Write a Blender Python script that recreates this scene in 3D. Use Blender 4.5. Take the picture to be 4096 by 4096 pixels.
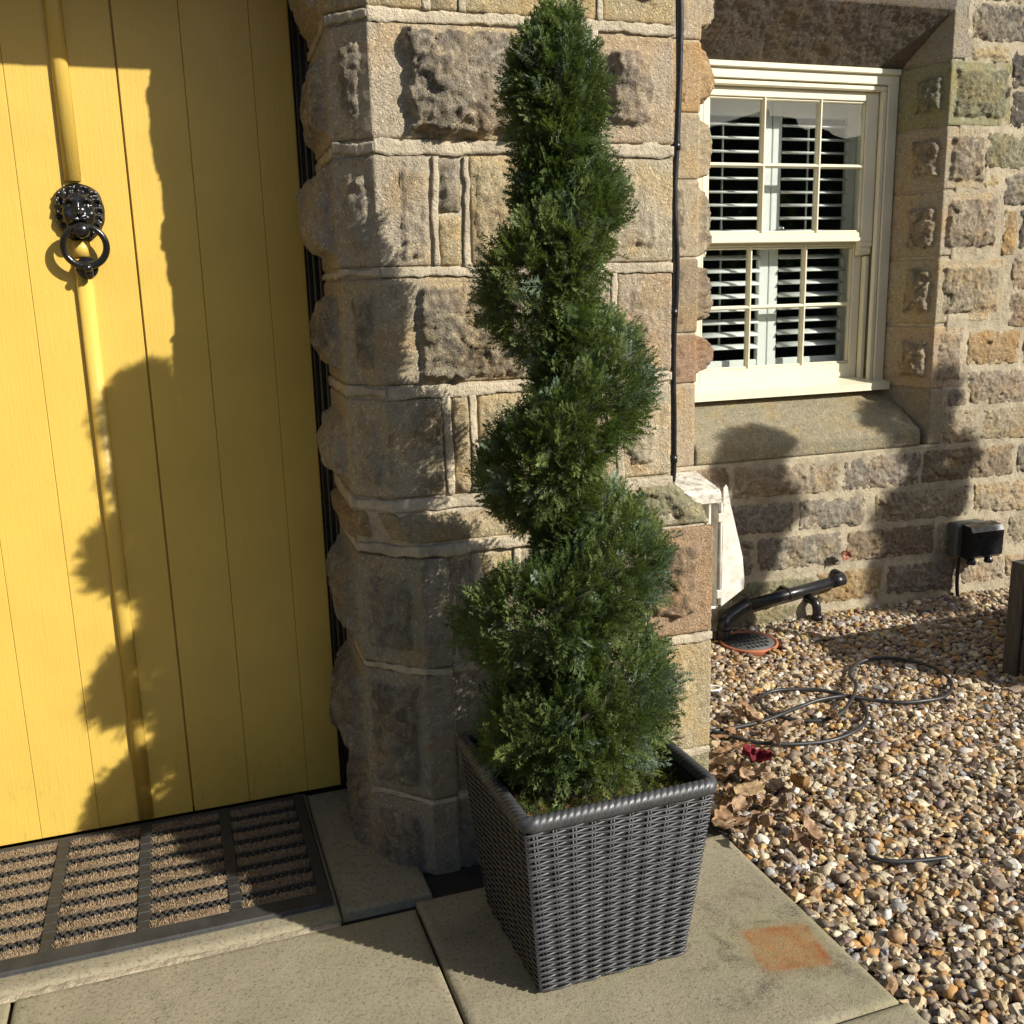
import bpy, math, random
import numpy as np
from mathutils import Matrix, Vector

# ---------------------------------------------------------------- scene, camera, light
for o in list(bpy.data.objects):
    bpy.data.objects.remove(o)
scene = bpy.context.scene
COL = scene.collection
random.seed(7)
RNG = np.random.default_rng(11)

FPX = 4000.0                      # focal length in pixels of the 4096 px photograph
CAM = np.array([0.0, 0.0, 1.5])
def _axes():
    dz = np.array([470, 17852, FPX]); dz /= np.linalg.norm(dz)          # straight down, in camera axes
    dx = np.array([12052, -1211, FPX]); dx -= dx.dot(dz) * dz; dx /= np.linalg.norm(dx)
    up = -dz
    return np.stack([dx, np.cross(up, dx), up])
RW = _axes()                       # rows: world X, Y, Z in camera axes (right, down, forward)
def ray(px, py):
    return RW @ np.array([px - 2048.0, py - 2048.0, FPX])
def on_z(px, py, z=0.0):           # where the pixel's ray meets a level surface
    d = ray(px, py); return CAM + (z - CAM[2]) / d[2] * d
def on_y(px, py, y):               # where it meets a wall parallel to the house front
    d = ray(px, py); return CAM + y / d[1] * d

cam_data = bpy.data.cameras.new('camera')
cam = bpy.data.objects.new('camera', cam_data)
COL.objects.link(cam)
cam_data.sensor_width = 36.0
cam_data.lens = FPX / 4096 * 36.0
cam_data.clip_start = 0.02
cam_data.clip_end = 500
right, down, fwd = RW[:, 0], RW[:, 1], RW[:, 2]
m = Matrix.Identity(4)
for i in range(3):
    m[i][0] = right[i]; m[i][1] = -down[i]; m[i][2] = -fwd[i]; m[i][3] = CAM[i]
cam.matrix_world = m
scene.camera = cam

SUN = np.array([0.585, -0.648, 0.488]); SUN /= np.linalg.norm(SUN)      # towards the sun
world = bpy.data.worlds.new('World'); scene.world = world
world.use_nodes = True
wn = world.node_tree.nodes; wl = world.node_tree.links
sky = wn.new('ShaderNodeTexSky'); sky.sky_type = 'NISHITA'; sky.sun_disc = False
sky.sun_elevation = math.asin(SUN[2])
sky.sun_rotation = math.atan2(SUN[0], SUN[1])
sky.altitude = 100; sky.air_density = 1.0; sky.dust_density = 1.5; sky.ozone_density = 0.8
bg = wn['Background']; bg.inputs['Strength'].default_value = 0.085
wl.new(sky.outputs[0], bg.inputs['Color'])
sun_data = bpy.data.lights.new('sun', 'SUN'); sun_data.energy = 5.0
sun_data.angle = math.radians(0.55); sun_data.color = (1.0, 0.945, 0.845)
sun = bpy.data.objects.new('sun', sun_data); COL.objects.link(sun)
sun.location = (4, -5, 6)
sun.rotation_euler = Vector(SUN).to_track_quat('Z', 'Y').to_euler()
vs = scene.view_settings
vs.view_transform = 'Standard'; vs.look = 'None'; vs.exposure = 0.56; vs.gamma = 1.0
scene.render.engine = 'CYCLES'

# ---------------------------------------------------------------- helpers
def tag(o, label=None, cat=None, group=None, kind=None):
    if label: o['label'] = label
    if cat: o['category'] = cat
    if group: o['group'] = group
    if kind: o['kind'] = kind
    return o

def thing(name, loc, label=None, cat=None, group=None, kind=None):
    o = bpy.data.objects.new(name, None)
    o.empty_display_size = 0.1
    o.location = loc
    COL.objects.link(o)
    return tag(o, label, cat, group, kind)

def world_loc(o):
    p = Vector((0, 0, 0))
    while o is not None:
        p += o.location; o = o.parent
    return p

def link(name, me, mats, parent=None, origin=None, color=None):
    """link a mesh whose vertices are in world space; origin moves the object's origin"""
    o = bpy.data.objects.new(name, me)
    for mt in (mats if isinstance(mats, (list, tuple)) else [mats]):
        me.materials.append(mt)
    org = Vector(origin) if origin is not None else (world_loc(parent) if parent else Vector((0, 0, 0)))
    if org.length > 0:
        me.transform(Matrix.Translation(-org))
    o.location = org - (world_loc(parent) if parent else Vector((0, 0, 0)))
    if parent: o.parent = parent
    if color is not None: o.color = color
    COL.objects.link(o)
    return o

def fast_mesh(name, V, F4=None, F3=None, smooth=True, attrs=None, colors=None, midx=None):
    V = np.asarray(V, dtype=np.float32)
    me = bpy.data.meshes.new(name)
    n4 = 0 if F4 is None else len(F4); n3 = 0 if F3 is None else len(F3)
    loops = np.concatenate([np.asarray(F4, dtype=np.int32).ravel() if n4 else np.zeros(0, np.int32),
                            np.asarray(F3, dtype=np.int32).ravel() if n3 else np.zeros(0, np.int32)])
    starts = np.concatenate([np.arange(n4) * 4, n4 * 4 + np.arange(n3) * 3]).astype(np.int32)
    me.vertices.add(len(V)); me.vertices.foreach_set('co', V.ravel())
    me.loops.add(len(loops)); me.loops.foreach_set('vertex_index', loops)
    me.polygons.add(n4 + n3); me.polygons.foreach_set('loop_start', starts)
    if smooth:
        me.polygons.foreach_set('use_smooth', np.ones(n4 + n3, dtype=bool))
    if attrs:
        for k, a in attrs.items():
            at = me.attributes.new(k, 'FLOAT', 'POINT'); at.data.foreach_set('value', np.asarray(a, np.float32))
    if colors is not None:
        at = me.color_attributes.new('tint', 'FLOAT_COLOR', 'POINT')
        c4 = np.ones((len(V), 4), np.float32); c4[:, :3] = colors
        at.data.foreach_set('color', c4.ravel())
    if midx is not None:
        me.polygons.foreach_set('material_index', np.asarray(midx, np.int32))
    me.update(calc_edges=True)
    me.validate()
    return me

# value noise in numpy
def _h(ix, iy, iz, seed):
    h = (ix.astype(np.int64) * 374761393 + iy.astype(np.int64) * 668265263 + iz.astype(np.int64) * 2147483647 + seed * 974711) & 0xFFFFFFFF
    h = ((h ^ (h >> 13)) * 1274126177) & 0xFFFFFFFF
    h = (h ^ (h >> 16)) & 0xFFFFFFFF
    return (h % 100003) / 100003.0
def vnoise(P, seed=0):
    P = np.asarray(P, float); i = np.floor(P).astype(np.int64); f = P - i; f = f * f * (3 - 2 * f)
    x, y, z = i[..., 0], i[..., 1], i[..., 2]; fx, fy, fz = f[..., 0], f[..., 1], f[..., 2]
    def l(a, b, t): return a + (b - a) * t
    c = [[[_h(x + a, y + b, z + d, seed) for d in (0, 1)] for b in (0, 1)] for a in (0, 1)]
    return l(l(l(c[0][0][0], c[1][0][0], fx), l(c[0][1][0], c[1][1][0], fx), fy),
             l(l(c[0][0][1], c[1][0][1], fx), l(c[0][1][1], c[1][1][1], fx), fy), fz)
def fbm(P, scale, octv=4, seed=0, gain=0.5):
    out = 0; a = 1; s = 0; P = np.asarray(P, float)
    for k in range(octv):
        out = out + a * vnoise(P * scale * 2 ** k + 17.3 * k, seed + k); s += a; a *= gain
    return out / s
def ridged(P, scale, octv=4, seed=0):
    out = 0; a = 1; s = 0; P = np.asarray(P, float)
    for k in range(octv):
        out = out + a * (1 - np.abs(2 * vnoise(P * scale * 2 ** k + 9.1 * k, seed + k) - 1)); s += a; a *= .55
    return out / s
def sstep(a, b, x):
    t = np.clip((x - a) / (b - a), 0, 1); return t * t * (3 - 2 * t)

class MB:
    """collects polygons of one part"""
    def __init__(s): s.v = []; s.f = []; s.sm = []
    def add(s, vs, fs, smooth=False):
        n = len(s.v); s.v += [tuple(map(float, p)) for p in vs]
        s.f += [tuple(i + n for i in q) for q in fs]; s.sm += [smooth] * len(fs); return s
    def box(s, x0, x1, y0, y1, z0, z1, b=0.0):
        if x1 < x0: x0, x1 = x1, x0
        if y1 < y0: y0, y1 = y1, y0
        if z1 < z0: z0, z1 = z1, z0
        b = min(b, (x1 - x0) * .45, (y1 - y0) * .45, (z1 - z0) * .45)
        if b <= 0:
            vs = [(x, y, z) for z in (z0, z1) for y in (y0, y1) for x in (x0, x1)]
            fs = [(0, 2, 3, 1), (4, 5, 7, 6), (0, 1, 5, 4), (2, 6, 7, 3), (0, 4, 6, 2), (1, 3, 7, 5)]
            return s.add(vs, fs)
        vs = []; ix = {}
        X = (x0, x1); Y = (y0, y1); Z = (z0, z1); sg = (1, -1)
        for i in (0, 1):
            for j in (0, 1):
                for k in (0, 1):
                    ix[i, j, k, 0] = len(vs); vs.append((X[i], Y[j] + sg[j] * b, Z[k] + sg[k] * b))
                    ix[i, j, k, 1] = len(vs); vs.append((X[i] + sg[i] * b, Y[j], Z[k] + sg[k] * b))
                    ix[i, j, k, 2] = len(vs); vs.append((X[i] + sg[i] * b, Y[j] + sg[j] * b, Z[k]))
        fs = []
        q = lambda *a: fs.append(tuple(ix[t] for t in a))
        q((0,0,0,0),(0,0,1,0),(0,1,1,0),(0,1,0,0)); q((1,0,0,0),(1,1,0,0),(1,1,1,0),(1,0,1,0))
        q((0,0,0,1),(1,0,0,1),(1,0,1,1),(0,0,1,1)); q((0,1,0,1),(0,1,1,1),(1,1,1,1),(1,1,0,1))
        q((0,0,0,2),(0,1,0,2),(1,1,0,2),(1,0,0,2)); q((0,0,1,2),(1,0,1,2),(1,1,1,2),(0,1,1,2))
        for i in (0, 1):
            for j in (0, 1): q((i,j,0,0),(i,j,0,1),(i,j,1,1),(i,j,1,0))
            for k in (0, 1): q((i,0,k,0),(i,0,k,2),(i,1,k,2),(i,1,k,0))
        for j in (0, 1):
            for k in (0, 1): q((0,j,k,1),(0,j,k,2),(1,j,k,2),(1,j,k,1))
        for i in (0, 1):
            for j in (0, 1):
                for k in (0, 1): q((i,j,k,0),(i,j,k,1),(i,j,k,2))
        return s.add(vs, fs)
    def tube(s, pts, r, n=10, closed=False, caps=True, smooth=True):
        P = [Vector(p) for p in pts]; N = len(P); R = r if hasattr(r, '__len__') else [r] * N
        vs = []; up = None
        for i in range(N):
            if closed: t = P[(i + 1) % N] - P[i - 1]
            else: t = P[min(i + 1, N - 1)] - P[max(i - 1, 0)]
            t.normalize()
            if up is None:
                up = Vector((0, 0, 1)) if abs(t.z) < .9 else Vector((1, 0, 0))
            a = t.cross(up)
            if a.length < 1e-5: a = t.orthogonal()
            a.normalize(); b = a.cross(t); up = b
            for k in range(n):
                w = 2 * math.pi * k / n
                vs.append(P[i] + (a * math.cos(w) + b * math.sin(w)) * R[i])
        fs = []
        for i in range(N if closed else N - 1):
            j = (i + 1) % N
            for k in range(n):
                l = (k + 1) % n; fs.append((i * n + k, i * n + l, j * n + l, j * n + k))
        if caps and not closed:
            fs.append(tuple(range(n - 1, -1, -1))); fs.append(tuple((N - 1) * n + k for k in range(n)))
        return s.add(vs, fs, smooth)
    def lathe(s, c, prof, n=24, axis='z', smooth=True):
        vs = []; fs = []
        for (r, h) in prof:
            for k in range(n):
                w = 2 * math.pi * k / n
                if axis == 'z': vs.append((c[0] + r * math.cos(w), c[1] + r * math.sin(w), c[2] + h))
                else: vs.append((c[0] + r * math.cos(w), c[1] + h, c[2] + r * math.sin(w)))
        for i in range(len(prof) - 1):
            for k in range(n):
                l = (k + 1) % n; fs.append((i * n + k, i * n + l, (i + 1) * n + l, (i + 1) * n + k))
        fs.append(tuple(range(n - 1, -1, -1))); fs.append(tuple((len(prof) - 1) * n + k for k in range(n)))
        return s.add(vs, fs, smooth)
    def prism(s, poly, axis, a0, a1, smooth=False):
        """poly of 2-D points extruded along an axis ('x','y','z')"""
        n = len(poly); vs = []
        for a in (a0, a1):
            for (p, q) in poly:
                vs.append({'x': (a, p, q), 'y': (p, a, q), 'z': (p, q, a)}[axis])
        fs = [(i, (i + 1) % n, n + (i + 1) % n, n + i) for i in range(n)]
        fs += [tuple(range(n - 1, -1, -1)), tuple(range(n, 2 * n))]
        return s.add(vs, fs, smooth)
    def build(s, name, mat, parent=None, origin=None, color=None):
        me = bpy.data.meshes.new(name)
        me.from_pydata(s.v, [], s.f)
        me.polygons.foreach_set('use_smooth', np.array(s.sm, dtype=bool))
        me.update()
        import bmesh
        bm = bmesh.new(); bm.from_mesh(me); bmesh.ops.recalc_face_normals(bm, faces=bm.faces); bm.to_mesh(me); bm.free()
        return link(name, me, mat, parent, origin, color)

def smooth_path(pts, sub=8, closed=False):
    P = np.asarray(pts, float); n = len(P); out = []
    for i in range(n if closed else n - 1):
        if closed: p0, p1, p2, p3 = P[i - 1], P[i], P[(i + 1) % n], P[(i + 2) % n]
        else: p0, p1, p2, p3 = P[max(i - 1, 0)], P[i], P[i + 1], P[min(i + 2, n - 1)]
        for k in range(sub):
            t = k / sub
            out.append(.5 * ((2 * p1) + (-p0 + p2) * t + (2 * p0 - 5 * p1 + 4 * p2 - p3) * t * t + (-p0 + 3 * p1 - 3 * p2 + p3) * t ** 3))
    if not closed: out.append(P[-1])
    return np.array(out)

# ---------------------------------------------------------------- materials
def new_mat(name):
    mt = bpy.data.materials.new(name); mt.use_nodes = True
    nt = mt.node_tree; nt.nodes.clear()
    out = nt.nodes.new('ShaderNodeOutputMaterial'); bs = nt.nodes.new('ShaderNodeBsdfPrincipled')
    nt.links.new(bs.outputs[0], out.inputs[0])
    return mt, nt, bs
class G:
    """terse node-graph builder"""
    def __init__(g, nt): g.nt = nt
    def put(g, sock, v):
        if hasattr(v, 'is_output'): g.nt.links.new(v, sock)
        elif v is not None:
            if hasattr(sock.default_value, '__len__') and not hasattr(v, '__len__'): v = (v,) * len(sock.default_value)
            if hasattr(sock.default_value, '__len__') and len(sock.default_value) == 4 and len(v) == 3: v = tuple(v) + (1,)
            sock.default_value = v
    def co(g, kind='Object'): return g.nt.nodes.new('ShaderNodeTexCoord').outputs[kind]
    def pos(g): return g.nt.nodes.new('ShaderNodeNewGeometry').outputs['Position']
    def mapping(g, v, scale=(1, 1, 1), loc=(0, 0, 0), rot=(0, 0, 0)):
        n = g.nt.nodes.new('ShaderNodeMapping'); g.put(n.inputs['Vector'], v)
        n.inputs['Scale'].default_value = scale; n.inputs['Location'].default_value = loc; n.inputs['Rotation'].default_value = rot
        return n.outputs[0]
    def noise(g, v, scale, detail=4, rough=.55, dist=0):
        n = g.nt.nodes.new('ShaderNodeTexNoise'); g.put(n.inputs['Vector'], v)
        n.inputs['Scale'].default_value = scale; n.inputs['Detail'].default_value = detail
        n.inputs['Roughness'].default_value = rough; n.inputs['Distortion'].default_value = dist
        return n.outputs['Fac']
    def voro(g, v, scale, feature='F1', out='Distance'):
        n = g.nt.nodes.new('ShaderNodeTexVoronoi'); g.put(n.inputs['Vector'], v); n.feature = feature
        n.inputs['Scale'].default_value = scale; return n.outputs[out]
    def ramp(g, f, a, b, ca=0, cb=1):
        n = g.nt.nodes.new('ShaderNodeMapRange'); n.interpolation_type = 'SMOOTHSTEP'
        g.put(n.inputs[0], f); n.inputs[1].default_value = a; n.inputs[2].default_value = b
        n.inputs[3].default_value = ca; n.inputs[4].default_value = cb; return n.outputs[0]
    def math(g, op, a, b=None, c=None, clamp=False):
        n = g.nt.nodes.new('ShaderNodeMath'); n.operation = op; n.use_clamp = clamp
        g.put(n.inputs[0], a); g.put(n.inputs[1], b)
        if c is not None: g.put(n.inputs[2], c)
        return n.outputs[0]
    def mix(g, f, a, b, mode='MIX'):
        n = g.nt.nodes.new('ShaderNodeMix'); n.data_type = 'RGBA'; n.blend_type = mode; n.clamp_factor = True
        g.put(n.inputs[0], f); g.put(n.inputs[6], a); g.put(n.inputs[7], b); return n.outputs[2]
    def bump(g, h, strength=.5, dist=.002, nrm=None):
        n = g.nt.nodes.new('ShaderNodeBump'); g.put(n.inputs['Height'], h)
        n.inputs['Strength'].default_value = strength; n.inputs['Distance'].default_value = dist
        if nrm is not None: g.put(n.inputs['Normal'], nrm)
        return n.outputs[0]
    def attr(g, name, out='Fac'):
        n = g.nt.nodes.new('ShaderNodeAttribute'); n.attribute_name = name; return n.outputs[out]
    def sep(g, v):
        n = g.nt.nodes.new('ShaderNodeSeparateXYZ'); g.put(n.inputs[0], v); return n.outputs

def mat_stone():
    mt, nt, bs = new_mat('sandstone'); g = G(nt); v = g.pos()
    oi = nt.nodes.new('ShaderNodeObjectInfo')
    big = g.noise(v, 9, 4); mid = g.noise(v, 45, 4, .6); fine = g.noise(v, 240, 3, .65)
    grain = g.voro(v, 210, out='Color')
    c = oi.outputs['Color']
    c = g.mix(g.ramp(big, .42, .68), c, g.mix(1, c, (1.08, .97, .80), 'MULTIPLY'))
    c = g.mix(g.ramp(mid, .5, .72), c, g.mix(1, c, (.74, .70, .66), 'MULTIPLY'))
    c = g.mix(g.ramp(fine, .52, .74), c, g.mix(1, c, (.55, .50, .46), 'MULTIPLY'))
    c = g.mix(g.ramp(g.sep(grain)[0], .86, .95), c, g.mix(1, c, (1.45, 1.42, 1.35), 'MULTIPLY'))
    soot = g.math('MULTIPLY', g.attr('soot'), oi.outputs['Alpha'])
    soot = g.math('MULTIPLY', soot, g.ramp(g.noise(v, 26, 6, .68, .6), .30, .62), clamp=True)
    c = g.mix(soot, c, g.mix(g.ramp(fine, .35, .7), (.035, .032, .030), (.115, .10, .088)))
    lich = g.math('MULTIPLY', g.ramp(g.noise(v, 60, 5, .75), .70, .76), g.ramp(g.noise(v, 7, 2), .55, .68))
    c = g.mix(lich, c, (.48, .47, .42))
    g.put(bs.inputs['Base Color'], c); bs.inputs['Roughness'].default_value = .93
    bs.inputs['Specular IOR Level'].default_value = .2
    h = g.math('ADD', g.math('MULTIPLY', g.noise(v, 190, 4, .75), 1.5), g.math('MULTIPLY', g.noise(v, 75, 4, .75), 1.8))
    pits = g.ramp(g.voro(v, 120), .05, .28)
    h = g.math('ADD', h, g.math('MULTIPLY', pits, .55))
    g.put(bs.inputs['Normal'], g.bump(h, 1.0, .0058))
    return mt

def mat_mortar(name, col, dirty=.5):
    mt, nt, bs = new_mat(name); g = G(nt); v = g.pos()
    c = g.mix(g.ramp(g.noise(v, 13, 6, .7), .38, .68), col, tuple(x * .66 for x in col))
    c = g.mix(g.math('MULTIPLY', g.ramp(g.noise(v, 150, 4, .75), .50, .72), dirty), c, tuple(x * .45 for x in col))
    g.put(bs.inputs['Base Color'], c); bs.inputs['Roughness'].default_value = .95
    bs.inputs['Specular IOR Level'].default_value = .15
    h = g.math('ADD', g.noise(v, 150, 5, .75), g.math('MULTIPLY', g.noise(v, 45, 4, .7), 1.6))
    h = g.math('ADD', h, g.math('MULTIPLY', g.ramp(g.voro(v, 90), .04, .22), .5))
    g.put(bs.inputs['Normal'], g.bump(h, 1.0, .0050))
    return mt

def mat_paint(name, col, rough=.4, grain=True, dirt=.0, streak='z'):
    mt, nt, bs = new_mat(name); g = G(nt); v = g.pos()
    sc = {'z': (60, 60, 3), 'x': (3, 60, 60)}[streak]
    st = g.noise(g.mapping(v, sc), 3, 5, .6)
    c = g.mix(g.ramp(g.noise(v, 4, 3), .3, .75), col, tuple(x * .90 for x in col))
    c = g.mix(g.ramp(st, .45, .75, 0, .35), c, tuple(x * .88 for x in col))
    if dirt:
        d = g.math('MULTIPLY', g.ramp(g.noise(v, 23, 6, .7), .56, .76), dirt)
        c = g.mix(d, c, tuple(x * .45 for x in col))
    if dirt > .08:
        zz_ = g.sep(v)[2]
        sc_ = g.math('MULTIPLY', g.ramp(zz_, .32, .03), g.ramp(g.noise(g.mapping(v, (40, 40, 14)), 1, 6, .75), .54, .70))
        c = g.mix(g.math('MULTIPLY', sc_, .55), c, tuple(x * .38 for x in col))
    g.put(bs.inputs['Base Color'], c); bs.inputs['Roughness'].default_value = rough
    g.put(bs.inputs['Roughness'], g.ramp(st, .2, .8, rough - .06, rough + .14))
    h = g.math('ADD', st, g.math('MULTIPLY', g.noise(v, 130, 3), .5))
    g.put(bs.inputs['Normal'], g.bump(h, .36 if grain else .12, .0024))
    return mt

def mat_simple(name, col, rough=.5, metal=0, bump=.2, bscale=120, vary=.25, spec=.5, bdist=.002, vscale=18):
    mt, nt, bs = new_mat(name); g = G(nt); v = g.pos()
    c = g.mix(g.ramp(g.noise(v, vscale, 5, .65), .3, .75), col, tuple(x * (1 - vary) for x in col))
    g.put(bs.inputs['Base Color'], c); bs.inputs['Metallic'].default_value = metal
    g.put(bs.inputs['Roughness'], g.ramp(g.noise(v, 30, 4), .3, .7, max(rough - .08, .02), min(rough + .08, 1)))
    bs.inputs['Specular IOR Level'].default_value = spec
    g.put(bs.inputs['Normal'], g.bump(g.noise(v, bscale, 4, .6), bump, bdist))
    return mt

def mat_tint(name, rough=.7, bump=.3, bscale=200, spec=.35, trans=0, vary=.3, sheen=0):
    """colour from the vertex attribute 'tint' (pebbles, leaves, needles)"""
    mt, nt, bs = new_mat(name); g = G(nt); v = g.pos()
    c = g.attr('tint', 'Color')
    c = g.mix(g.ramp(g.noise(v, 110, 4, .65), .35, .7), c, g.mix(1, c, (1 - vary,) * 3, 'MULTIPLY'))
    g.put(bs.inputs['Base Color'], c); bs.inputs['Roughness'].default_value = rough
    bs.inputs['Specular IOR Level'].default_value = spec
    if bump: g.put(bs.inputs['Normal'], g.bump(g.noise(v, bscale, 4, .6), bump, .002))
    if trans:
        tr = nt.nodes.new('ShaderNodeBsdfTranslucent'); g.put(tr.inputs[0], g.mix(1, c, (1.2, 1.3, .6), 'MULTIPLY'))
        mx = nt.nodes.new('ShaderNodeMixShader'); mx.inputs[0].default_value = trans
        nt.links.new(bs.outputs[0], mx.inputs[1]); nt.links.new(tr.outputs[0], mx.inputs[2])
        nt.links.new(mx.outputs[0], nt.nodes['Material Output'].inputs[0])
    return mt

def mat_glass():
    mt, nt, bs = new_mat('window_glass'); nt.nodes.remove(bs)
    t = nt.nodes.new('ShaderNodeBsdfTransparent'); t.inputs[0].default_value = (.93, .95, .94, 1)
    gl = nt.nodes.new('ShaderNodeBsdfGlossy'); gl.inputs['Roughness'].default_value = .01
    g = G(nt); lw = nt.nodes.new('ShaderNodeLayerWeight'); lw.inputs[0].default_value = .5
    fr = g.math('ADD', g.math('MULTIPLY', g.math('POWER', lw.outputs['Facing'], 5.0), .9), .055)
    mx = nt.nodes.new('ShaderNodeMixShader')
    nt.links.new(fr, mx.inputs[0]); nt.links.new(t.outputs[0], mx.inputs[1]); nt.links.new(gl.outputs[0], mx.inputs[2])
    nt.links.new(mx.outputs[0], nt.nodes['Material Output'].inputs[0])
    return mt

def mat_slab(stain=False):
    mt, nt, bs = new_mat('paving_concrete_stained' if stain else 'paving_concrete'); g = G(nt); v = g.pos()
    x, y, z = g.sep(v)
    n1 = g.noise(v, 5, 6, .62); n2 = g.noise(v, 115, 4, .75); n3 = g.noise(v, 38, 5, .7)
    base = g.mix(g.ramp(n1, .3, .7), (.300, .264, .180), (.245, .215, .145))
    base = g.mix(g.ramp(n3, .5, .75, 0, .6), base, (.195, .168, .110))
    base = g.mix(g.ramp(n2, .50, .68, 0, .85), base, (.105, .091, .060))
    base = g.mix(g.ramp(g.noise(v, 320, 2), .66, .76, 0, .5), base, (.42, .385, .305))
    gr = g.ramp(g.noise(v, 2.6, 5, .6), .5, .68, 0, .45)
    base = g.mix(gr, base, (.245, .232, .125))
    # black algae, in speckled patches
    dk = g.ramp(g.noise(v, 9, 6, .75), .54, .72)
    dk = g.math('MULTIPLY', dk, g.ramp(g.noise(v, 170, 4, .75), .42, .60))
    if stain:
        near = g.math('MULTIPLY', g.ramp(x, .92, 1.04), g.ramp(y, 1.52, 1.62))
        ring = g.math('MULTIPLY', near, g.ramp(y, 2.06, 1.90))
        blot = g.math('MULTIPLY', ring, g.ramp(g.noise(v, 14, 6, .72, .5), .47, .66))
        dk = g.math('MAXIMUM', g.math('MULTIPLY', dk, .7), g.math('MULTIPLY', blot, g.ramp(g.noise(v, 190, 3, .7), .36, .56)))
    base = g.mix(g.math('MULTIPLY', dk, .75), base, (.055, .052, .036))
    if stain:
        # rust print of a square foot: rotated rounded box
        cx, cy, a = 1.225, 1.727, math.radians(-9)
        wx = g.math('ADD', g.math('SUBTRACT', x, cx), g.math('MULTIPLY', g.math('SUBTRACT', g.noise(v, 30, 3), .5), .012))
        wy = g.math('ADD', g.math('SUBTRACT', y, cy), g.math('MULTIPLY', g.math('SUBTRACT', g.noise(v, 34, 3), .5), .012))
        u = g.math('ADD', g.math('MULTIPLY', wx, math.cos(a)), g.math('MULTIPLY', wy, math.sin(a)))
        w = g.math('SUBTRACT', g.math('MULTIPLY', wy, math.cos(a)), g.math('MULTIPLY', wx, math.sin(a)))
        w = g.math('ADD', w, g.math('MULTIPLY', u, .02))
        def rb(hx, hy, r):
            qx = g.math('MAXIMUM', g.math('SUBTRACT', g.math('ABSOLUTE', u), hx - r), 0)
            qy = g.math('MAXIMUM', g.math('SUBTRACT', g.math('ABSOLUTE', w), hy - r), 0)
            return g.math('SUBTRACT', g.math('SQRT', g.math('ADD', g.math('MULTIPLY', qx, qx), g.math('MULTIPLY', qy, qy))), r)
        d = rb(.080, .074, .018)
        inside = g.ramp(d, .010, -.010)
        edge = g.math('MULTIPLY', inside, g.ramp(d, -.030, -.002))
        sp = g.ramp(g.noise(v, 130, 4, .75), .34, .66, .15, .92)
        halo = g.ramp(d, .045, .0, 0, .22)
        base = g.mix(halo, base, (.20, .12, .045))
        rust = g.mix(g.ramp(g.noise(v, 22, 4), .35, .7), (.30, .125, .022), (.27, .155, .055))
        base = g.mix(g.math('MULTIPLY', inside, sp), base, rust)
        base = g.mix(g.math('MULTIPLY', g.math('MULTIPLY', edge, g.ramp(g.noise(v, 16, 3), .4, .62)), .7), base, (.22, .055, .012))
    g.put(bs.inputs['Base Color'], base); bs.inputs['Roughness'].default_value = .9
    bs.inputs['Specular IOR Level'].default_value = .25
    h = g.math('ADD', g.noise(v, 190, 4, .75), g.math('MULTIPLY', n3, 1.5))
    h = g.math('ADD', h, g.math('MULTIPLY', g.ramp(g.voro(v, 140), .05, .2), .5))
    g.put(bs.inputs['Normal'], g.bump(h, .55, .0026))
    return mt

def mat_wood():
    mt, nt, bs = new_mat('weathered_timber'); g = G(nt); v = g.pos()
    n = g.noise(g.mapping(v, (70, 70, 4)), 2.5, 6, .65)
    c = g.mix(g.ramp(n, .3, .7), (.085, .078, .066), (.028, .025, .022))
    g.put(bs.inputs['Base Color'], c); bs.inputs['Roughness'].default_value = .85
    g.put(bs.inputs['Normal'], g.bump(n, .8, .004)); return mt

def mat_white_dirty():
    mt, nt, bs = new_mat('weathered_white_plastic'); g = G(nt); v = g.pos()
    x, y, z = g.sep(v)
    c = g.mix(g.ramp(g.noise(v, 18, 5, .65), .35, .7), (.62, .60, .54), (.50, .47, .40))
    d = g.math('MULTIPLY', g.ramp(g.noise(v, 40, 6, .75), .45, .68), g.ramp(z, .58, .70, .30, .95))
    c = g.mix(d, c, (.16, .14, .10))
    g.put(bs.inputs['Base Color'], c); bs.inputs['Roughness'].default_value = .6
    g.put(bs.inputs['Normal'], g.bump(g.noise(v, 90, 4), .25, .002)); return mt

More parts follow.
